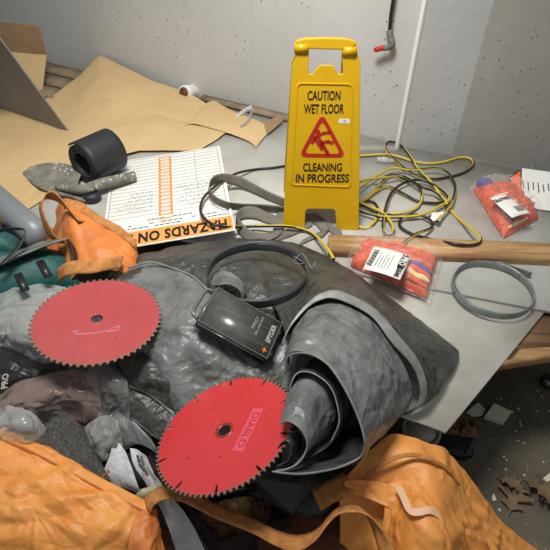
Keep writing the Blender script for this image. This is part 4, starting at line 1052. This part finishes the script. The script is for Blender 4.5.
# black carton under the strap
def carton():
    a=P(178,500,-.06);b_=P(262,500,-.06)
    tl,tr,br_,bl_=P(186,496,-.05),P(272,494,-.05),P(300,512,-.05),P(214,545,-.05)
    tl=P(180,498,-.05);tr=P(262,485,-.05);br_=P(292,518,-.05);bl_=P(219,543,-.05)
    cen=(tl+tr+br_+bl_)/4
    t_=thing('carton',(cen.x,cen.y,cen.z-.14),'open black carton of dark scraps below the bright red saw blade','box')
    q=[tl,tr,br_,bl_]; dn=Vector((0,0,-.13))
    for i in range(4):
        p,r=q[i],q[(i+1)%4]; inn=(cen-(p+r)/2); inn.z=0; inn=inn.normalized()*.004
        link_mesh('side_panel',slab('side',[p,r,r+dn,p+dn],inn),M['black'],t_,smooth=False)
    link_mesh('bottom_panel',slab('bottom',[p+dn for p in q],Vector((0,0,-.003))),M['black'],t_,smooth=False)
    # ring print on the side that faces the viewer's left
    p,r=q[3],q[0]; xa=(r-p).normalized(); n_=Vector((0,0,1)).cross(xa); 
    if (cen-p).dot(n_)>0: n_=-n_
    mm=Matrix((xa,Vector((0,0,1)),n_)).transposed().to_4x4(); mm.translation=p.lerp(r,.62)+dn*.25+n_*.0012
    me=ring_flat(.013,.0155,0,.0006,32); me.transform(mm); link_mesh('ring_logo',me,M['hem'],t_,smooth=False)
    inner=[cen+(p-cen)*.94-Vector((0,0,.06)) for p in q]
    s=single('scrap_fill',pillow('fill',inner,.03,.02,26,4,50,4,.3),M['litter'],'dark crinkled scraps filling the black carton','scraps'); s['kind']='stuff'
    del s['label']; del s['category']
    s['label']='dark crinkled scraps filling the black carton'
carton()
# ================================================================== BIG ORANGE BULK BAG
bt=thing('bulk_bag',P(100,520,-.3),'big open orange woven bulk bag filling the front of the heap','bag')
def bpart(name,rows,m=M['orange'],amp=.008,sc=7,seed=0,nu=80,nv=60,t=.0015,lines=()):
    big=nu>=60
    if big: nu=int(nu*1.4); nv=int(nv*1.4); amp*=.5
    o=link_mesh(name,sheet(name,rows,amp,sc,seed,nu,nv,sets=((34,.07,.24,.026,.009),(190,.03,.13,.007,.0026)) if big else (),lines=lines),m,bt); thick(o,t); return o
bpart('left_panel',[
 [(-60,405,.055),(-20,420,.055),(0,429,.055),(30,441,.055),(60,456,.05),(90,473,.045),(120,489,.04),(150,504,.03)],
 [(-60,425,.06),(-20,440,.062),(0,448,.062),(28,460,.06),(56,475,.056),(86,492,.05),(118,506,.045),(150,517,.03)],
 [(-60,470,.05),(-20,478,.055),(0,485,.058),(25,497,.056),(52,512,.05),(82,524,.045),(118,531,.035),(154,532,.015)],
 [(-60,530,.01),(-20,535,.015),(0,540,.02),(25,548,.02),(52,556,.015),(82,561,.01),(120,562,.0),(158,556,-.03)],
 [(-60,640,-.12),(-20,645,-.12),(0,650,-.12),(25,650,-.12),(52,650,-.12),(82,650,-.12),(120,645,-.13),(165,635,-.16)]],amp=.010,sc=7,seed=2,nu=110,nv=80,
 lines=[((24,474,.058),(18,503,.05),.03,.012),((18,503,.05),(30,522,.04),.022,.011),((30,522,.04),(40,552,.02),.022,.010),((46,506,.052),(104,494,.05),.018,.009),((27,488,.06),(79,468,.05),.02,.009),((146,512,.035),(118,552,.01),.02,.012),((0,509,.05),(20,518,.04),.02,.008),((60,520,.045),(96,548,.02),.018,.007),((100,505,.05),(70,540,.03),.016,-.007)])
hemr=[(-60,404,.062),(-20,419,.062),(0,428,.062),(30,440,.062),(60,455,.057),(90,472,.052),(120,488,.047),(150,503,.037)]
o=link_mesh('rim_hem',sheet('hem',[hemr,[(x-2,y+9.5,h+.004) for x,y,h in hemr]],.0015,12,3,70,6),M['orange'],bt); thick(o,.004)
link_mesh('stitching',tube_mesh('stitch',[(x-2.4,y+9.8,h+.006) for x,y,h in hemr],.0012,6),M['orange_deep'],bt)
link_mesh('thread_end',tube_mesh('thread',[(103,478,.05),(105,474,.06),(109,472,.065),(107,470,.07)],.0018,6),M['strap'],bt)
# gathered corner and side going down
bpart('gathered_corner',[
 [(146,500,.035),(152,505,.035),(158,512,.03),(160,522,.02)],
 [(138,515,.04),(148,520,.045),(157,528,.035),(161,536,.01)],
 [(132,535,.04),(146,540,.05),(156,545,.035),(162,552,-.01)],
 [(128,560,.02),(144,565,.03),(156,568,.01),(164,575,-.06)]],M['orange_deep'],.008,16,6,40,40)
o=link_mesh('long_strap',ribbon_mesh('strap',[(146,508,.04),(152,499,.06),(163,493,.07),(180,494,.07),(198,502,.065),(216,511,.06),(236,519,.05),(255,527,.045),(274,537,.045),(292,543,.05),(306,541,.055),(318,533,.06),(328,520,.07),(338,511,.08),(352,508,.085),(365,512,.08),(375,524,.07),(384,542,.06),(390,562,.05)],[(.6,-.6,.4),(.2,-.9,.4),(.2,-.9,.4),(.2,-.9,.4),(.1,-1,.4),(-.3,-.9,.5),(-.2,-.7,.7),(.4,-.7,.7),(.9,-.3,.6)],.040,n=140),M['strap'],bt); thick(o,.003)
o=link_mesh('folded_strap_end',ribbon_mesh('strap',[(316,500,.06),(326,494,.06),(337,488,.055),(350,481,.05)],[(.3,-.9,.2),(.5,-.8,.2)],.05,n=30),M['strap'],bt); thick(o,.003)
bpart('right_flap',[
 [(330,492,.01),(345,478,.03),(366,455,.05),(385,438,.05),(402,436,.04),(425,443,.02),(446,452,-.02),(462,468,-.08),(478,490,-.15),(498,516,-.22),(522,540,-.30),(540,552,-.36)],
 [(338,500,.0),(352,488,.02),(372,470,.04),(392,456,.055),(412,454,.06),(432,460,.05),(450,472,.01),(464,490,-.05),(480,512,-.12),(500,535,-.20),(522,556,-.28),(540,566,-.34)],
 [(340,508,-.02),(356,502,.0),(374,492,.02),(394,482,.03),(414,478,.05),(434,484,.06),(450,500,.03),(464,520,-.03),(480,540,-.10),(498,558,-.18),(520,575,-.26),(540,585,-.32)],
 [(340,550,-.12),(356,548,-.09),(374,540,-.03),(394,525,.01),(414,515,.04),(434,520,.05),(450,538,.02),(464,556,-.04),(480,574,-.11),(500,590,-.2),(520,605,-.28),(540,615,-.33)],
 [(340,640,-.3),(356,640,-.28),(374,640,-.2),(394,640,-.14),(414,640,-.10),(434,640,-.08),(450,645,-.1),(464,650,-.14),(480,660,-.2),(500,670,-.26),(520,680,-.33),(540,690,-.38)]],amp=.012,sc=8,seed=5,nu=120,nv=80,lines=[((428,492,.04),(466,550,-.05),.025,.012),((470,500,-.1),(500,540,-.2),.02,.008),((384,484,.03),(394,545,.0),.02,.010)])
o=link_mesh('inner_hem',ribbon_mesh('hem',[(336,500,.02),(352,490,.04),(372,472,.06),(392,459,.077),(412,455,.082),(432,460,.072),(448,470,.035),(459,484,-.005)],[(0,-.8,-.2),(0,-.9,-.1)],.009,n=50),M['strap'],bt); thick(o,.003)
o=link_mesh('side_tongue',sheet('tongue',[[(344,481,.06),(358,480,.065),(372,481,.07),(387,484,.08)],[(345,492,.05),(360,496,.055),(374,501,.06),(389,508,.065)]],.002,12,4,40,20,sets=((8,.03,.08,.012,.002),)),M['orange'],bt); thick(o,.0015)
o=link_mesh('tied_flap',sheet('flap',[
 [(384,486,.07),(392,483,.08),(405,480,.09),(420,486,.10),(434,500,.10),(440,516,.08)],
 [(385,506,.06),(394,503,.075),(406,500,.10),(422,506,.115),(438,520,.11),(448,536,.09)],
 [(382,545,.02),(394,530,.06),(410,528,.10),(426,534,.11),(442,548,.10),(454,560,.08)],
 [(386,600,-.02),(398,590,.02),(412,590,.05),(430,595,.06),(448,600,.05),(460,610,.03)]],.005,10,11,90,70,sets=((14,.06,.16,.022,.006),(80,.03,.09,.008,.002))),M['orange'],bt); thick(o,.0015)
link_mesh('pale_tie',ribbon_mesh('tie',[(398,486,.10),(404,498,.115),(410,510,.125),(418,512,.13),(430,510,.13),(440,516,.115)],[(1,.2,.1),(1,.2,.1),(0,1,.1),(0,1,.1)],.014,n=40),mat('pale_tie_cloth',(226,184,150),.6),bt)
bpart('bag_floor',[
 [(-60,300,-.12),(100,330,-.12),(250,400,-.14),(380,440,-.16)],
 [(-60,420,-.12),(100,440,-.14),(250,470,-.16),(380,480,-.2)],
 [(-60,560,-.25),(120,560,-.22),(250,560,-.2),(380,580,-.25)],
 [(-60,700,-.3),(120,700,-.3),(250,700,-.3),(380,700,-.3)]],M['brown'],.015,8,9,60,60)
# dark crumpled liner filling the gaps of the heap
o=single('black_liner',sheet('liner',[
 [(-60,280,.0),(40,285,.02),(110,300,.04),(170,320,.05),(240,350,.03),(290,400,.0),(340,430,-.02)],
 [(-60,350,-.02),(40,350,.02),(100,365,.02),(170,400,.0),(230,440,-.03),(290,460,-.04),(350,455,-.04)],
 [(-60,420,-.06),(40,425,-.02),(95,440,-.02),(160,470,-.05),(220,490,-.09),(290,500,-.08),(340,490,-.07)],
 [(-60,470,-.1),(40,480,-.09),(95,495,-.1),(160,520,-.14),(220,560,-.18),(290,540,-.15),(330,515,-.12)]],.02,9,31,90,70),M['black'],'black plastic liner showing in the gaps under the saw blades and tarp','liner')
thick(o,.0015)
# brown board in the bag and black tray parts at the lower middle
q=[P(250,512,-.1),P(330,498,-.1),P(370,560,-.1),P(270,600,-.1)]
single('brown_board',slab('board',q,Vector((0,0,-.02))),M['brown'],'dark reddish brown board inside the orange bulk bag under the strap','board',smooth=False)
q=[P(262,478,.05),P(305,482,.05),P(318,500,.02),P(282,510,.02)]
single('black_bracket',slab('bracket',[P(255,480,.06),P(300,484,.06),P(306,496,.04),P(292,514,.02),P(262,496,.03)],Vector((0,0,-.01))),M['black'],'black plastic sheet scrap under the open end of the tarp roll','scrap',smooth=False)
# ================================================================== FLOOR ITEMS
def FP(px,py,z=0): return P(px,py,z-T)
c=FP(421,430,.11); c.z=0
t_=thing('plastic_tub',c,'round tub with a cloudy lid on the floor under the board corner','tub')
link_mesh('tub_wall',tube_mesh('tub',[c+Vector((0,0,.0)),c+Vector((0,0,.105))],.058,32,n=8,taper=lambda u:.88+.12*u),M['cap_clear'],t_)
me=tube_mesh('lid',[c+Vector((0,0,.102)),c+Vector((0,0,.112))],.062,36,n=4); link_mesh('lid',me,M['cap_clear'],t_)
me=ring_flat(.050,.062,.112,.1155,40); me.transform(Matrix.Translation(c)); link_mesh('lid_rim',me,M['hem'],t_)
def tray():
    q=[FP(444,410,.06),FP(480,418,.06),FP(474,455,.06),FP(428,452,.06)]
    cen=sum(q,Vector())/4
    t_=thing('plastic_tray',(cen.x,cen.y,0),'black plastic tray of brown scraps on the floor below the board corner','tray')
    n_=len(q)
    for lp,z0,z1,nm in ((q,.06,0,'tray_wall'),):
        me=pillow('tray',[Vector((p.x,p.y,.002)) for p in q],.05,.001,10,1,20,8,.85); link_mesh('tray_body',me,M['black'],t_)
    r=[cen+(p-cen)*1.04 for p in q]
    link_mesh('tray_rim',tube_mesh('rim',[Vector((p.x,p.y,.052)) for p in resample(r,5,True,True)[:-1]],.005,8,closed=True,lin_=True),M['black'],t_)
    s=[q[0].lerp(cen,.12),q[1].lerp(cen,.15),q[1].lerp(q[2],.55),q[0].lerp(q[3],.55)]
    o=single('brown_scraps',pillow('scraps',[Vector((p.x,p.y,.052)) for p in s],.03,.02,40,6,40,4),M['litter'],'tangled brown and pale scraps heaped in the black floor tray','scraps'); o['kind']='stuff'; del o['category']
tray()
def chunk(name,pts,th,m,label,cat,z=0,group=None):
    q=[FP(px,py,z+th) for px,py in pts]; me=slab(name,q,Vector((0,0,-th)))
    o=single(name,me,m,label,cat,group,smooth=False)
    md=o.modifiers.new('bevel','BEVEL'); md.width=.0015; md.segments=2; return o
chunk('tile_piece',[(494,403),(512,411),(504,422),(485,415)],.022,M['tile'],'thick cream tile fragment on the dark floor, larger of the pair by the tray','tile')
chunk('tile_piece',[(478,402),(486,409),(483,415),(473,416),(466,412)],.006,M['tile'],'thin pale tile fragment on the floor touching the board corner','tile')
chunk('tile_piece',[(543,478),(552,471),(560,478),(552,486)],.010,M['tile'],'small tan tile fragment on the floor beside the dry leaves','tile')
chunk('plaster_chip',[(492,496),(494,493),(497,500),(493,501)],.006,M['tile'],'small pale chip on the floor between the orange bag and the leaves','chip')
# oak leaf
def leaf(name,prof,c,ang,sc,label,curl,seed):
    pts=[]
    top=[(x,y) for x,y in prof]; bot=[(x,-y*.95) for x,y in prof[::-1]]
    n=len(prof); g=[]
    ns=60
    for j in range(ns):
        f=j/(ns-1)*(n-1); k=min(int(f),n-2); t=f-k
        x=prof[k][0]*(1-t)+prof[k+1][0]*t; y=prof[k][1]*(1-t)+prof[k+1][1]*t
        g.append([Vector((x*sc+ .25*sc*y*s*s*0,y*s*sc, curl*sc*(y*s)**2*3+.004+.05*sc*noise.noise(Vector((x*4,y*s*4,seed)))+curl*sc*.25*math.sin(x*PI))) for s in (-1,-.6,-.2,.2,.6,1)])
    me=grid_mesh(name,g); o=link_mesh(name,me,M['leaf']); o.location=(c.x,c.y,.006); o.rotation_euler=(0,0,ang); thick(o,.0012)
    return tag(o,label,'leaf')
oak=[(0,.015),(.12,.02),(.2,.12),(.26,.30),(.31,.14),(.40,.10),(.48,.28),(.56,.46),(.60,.22),(.68,.14),(.76,.34),(.80,.16),(.88,.2),(.95,.12),(1,.01)]
leaf('oak_leaf',oak,FP(508,516),1.05,.13,'flat brown lobed oak leaf on the floor, lowest of the dry leaves',.1,1)
leaf('curled_leaf',oak,FP(522,480),-.9,.12,'curled greyish brown leaf lying across the oak leaf toward the wall side',.7,4)
leaf('curled_leaf',oak,FP(495,478),-.6,.085,'small shrivelled brown leaf between the oak leaf and the orange bag',.6,7)
rnd=random.Random(4)
cr_pts=[(rnd.uniform(486,549),rnd.uniform(385,520)) for _ in range(34)]
for px,py in cr_pts:
    c=FP(px,py); s=rnd.uniform(.0022,.0055)
    bm=bmesh.new(); bmesh.ops.create_icosphere(bm,subdivisions=1,radius=s)
    for v in bm.verts: v.co*=rnd.uniform(.7,1.2); v.co.z*=.6
    me=bpy.data.meshes.new('crumb'); bm.to_mesh(me); bm.free()
    o=link_mesh('plaster_crumb',me,M['plaster'],smooth=False); o.location=(c.x,c.y,s*.4); tag(o,'tiny pale plaster crumb scattered on the dark floor','crumb','plaster crumbs on the floor')
# grey wheel at the frame edge
c=FP(549,381,.03)
t_=thing('caster_wheel',(c.x,c.y,0),'grey caster wheel in the shade under the pine plank','wheel')
ax=Vector((.8,.6,0)).normalized()
link_mesh('tyre',tube_mesh('tyre',[c-ax*.015,c+ax*.015],.03,24,n=6,taper=lambda u:1-.12*abs(2*u-1)**4),M['rubber'],t_)
link_mesh('hub',tube_mesh('hub',[c-ax*.018,c+ax*.018],.014,20,n=4),M['galv'],t_)
# ================================================================== LIGHT
sc=bpy.context.scene
w=bpy.data.worlds.new('world'); sc.world=w; w.use_nodes=True
w.node_tree.nodes['Background'].inputs['Color'].default_value=(.93,.97,1,1); w.node_tree.nodes['Background'].inputs['Strength'].default_value=.29
def area(name,loc,aim,size,power,col,spread=PI):
    l=bpy.data.lights.new(name,'AREA'); l.shape='SQUARE'; l.size=size; l.energy=power; l.color=col; l.spread=spread
    o=bpy.data.objects.new(name,l); COL.objects.link(o); o.location=loc
    o.rotation_euler=(Vector(aim)-Vector(loc)).to_track_quat('-Z','Y').to_euler(); return o
l=bpy.data.lights.new('ceiling_lamp','SPOT'); l.energy=275; l.color=(1,.975,.93); l.spot_size=math.radians(104); l.spot_blend=1; l.shadow_soft_size=.32
o=bpy.data.objects.new('ceiling_lamp',l); COL.objects.link(o); o.location=(-.25,1.05,2.75); o.rotation_euler=(Vector((-.08,1.75,.55))-Vector(o.location)).to_track_quat('-Z','Y').to_euler()
sc.view_settings.view_transform='Standard'; sc.view_settings.look='None'; sc.view_settings.exposure=.03; sc.view_settings.gamma=1; sc.view_settings.use_curve_mapping=False
bpy.context.view_layer.update()
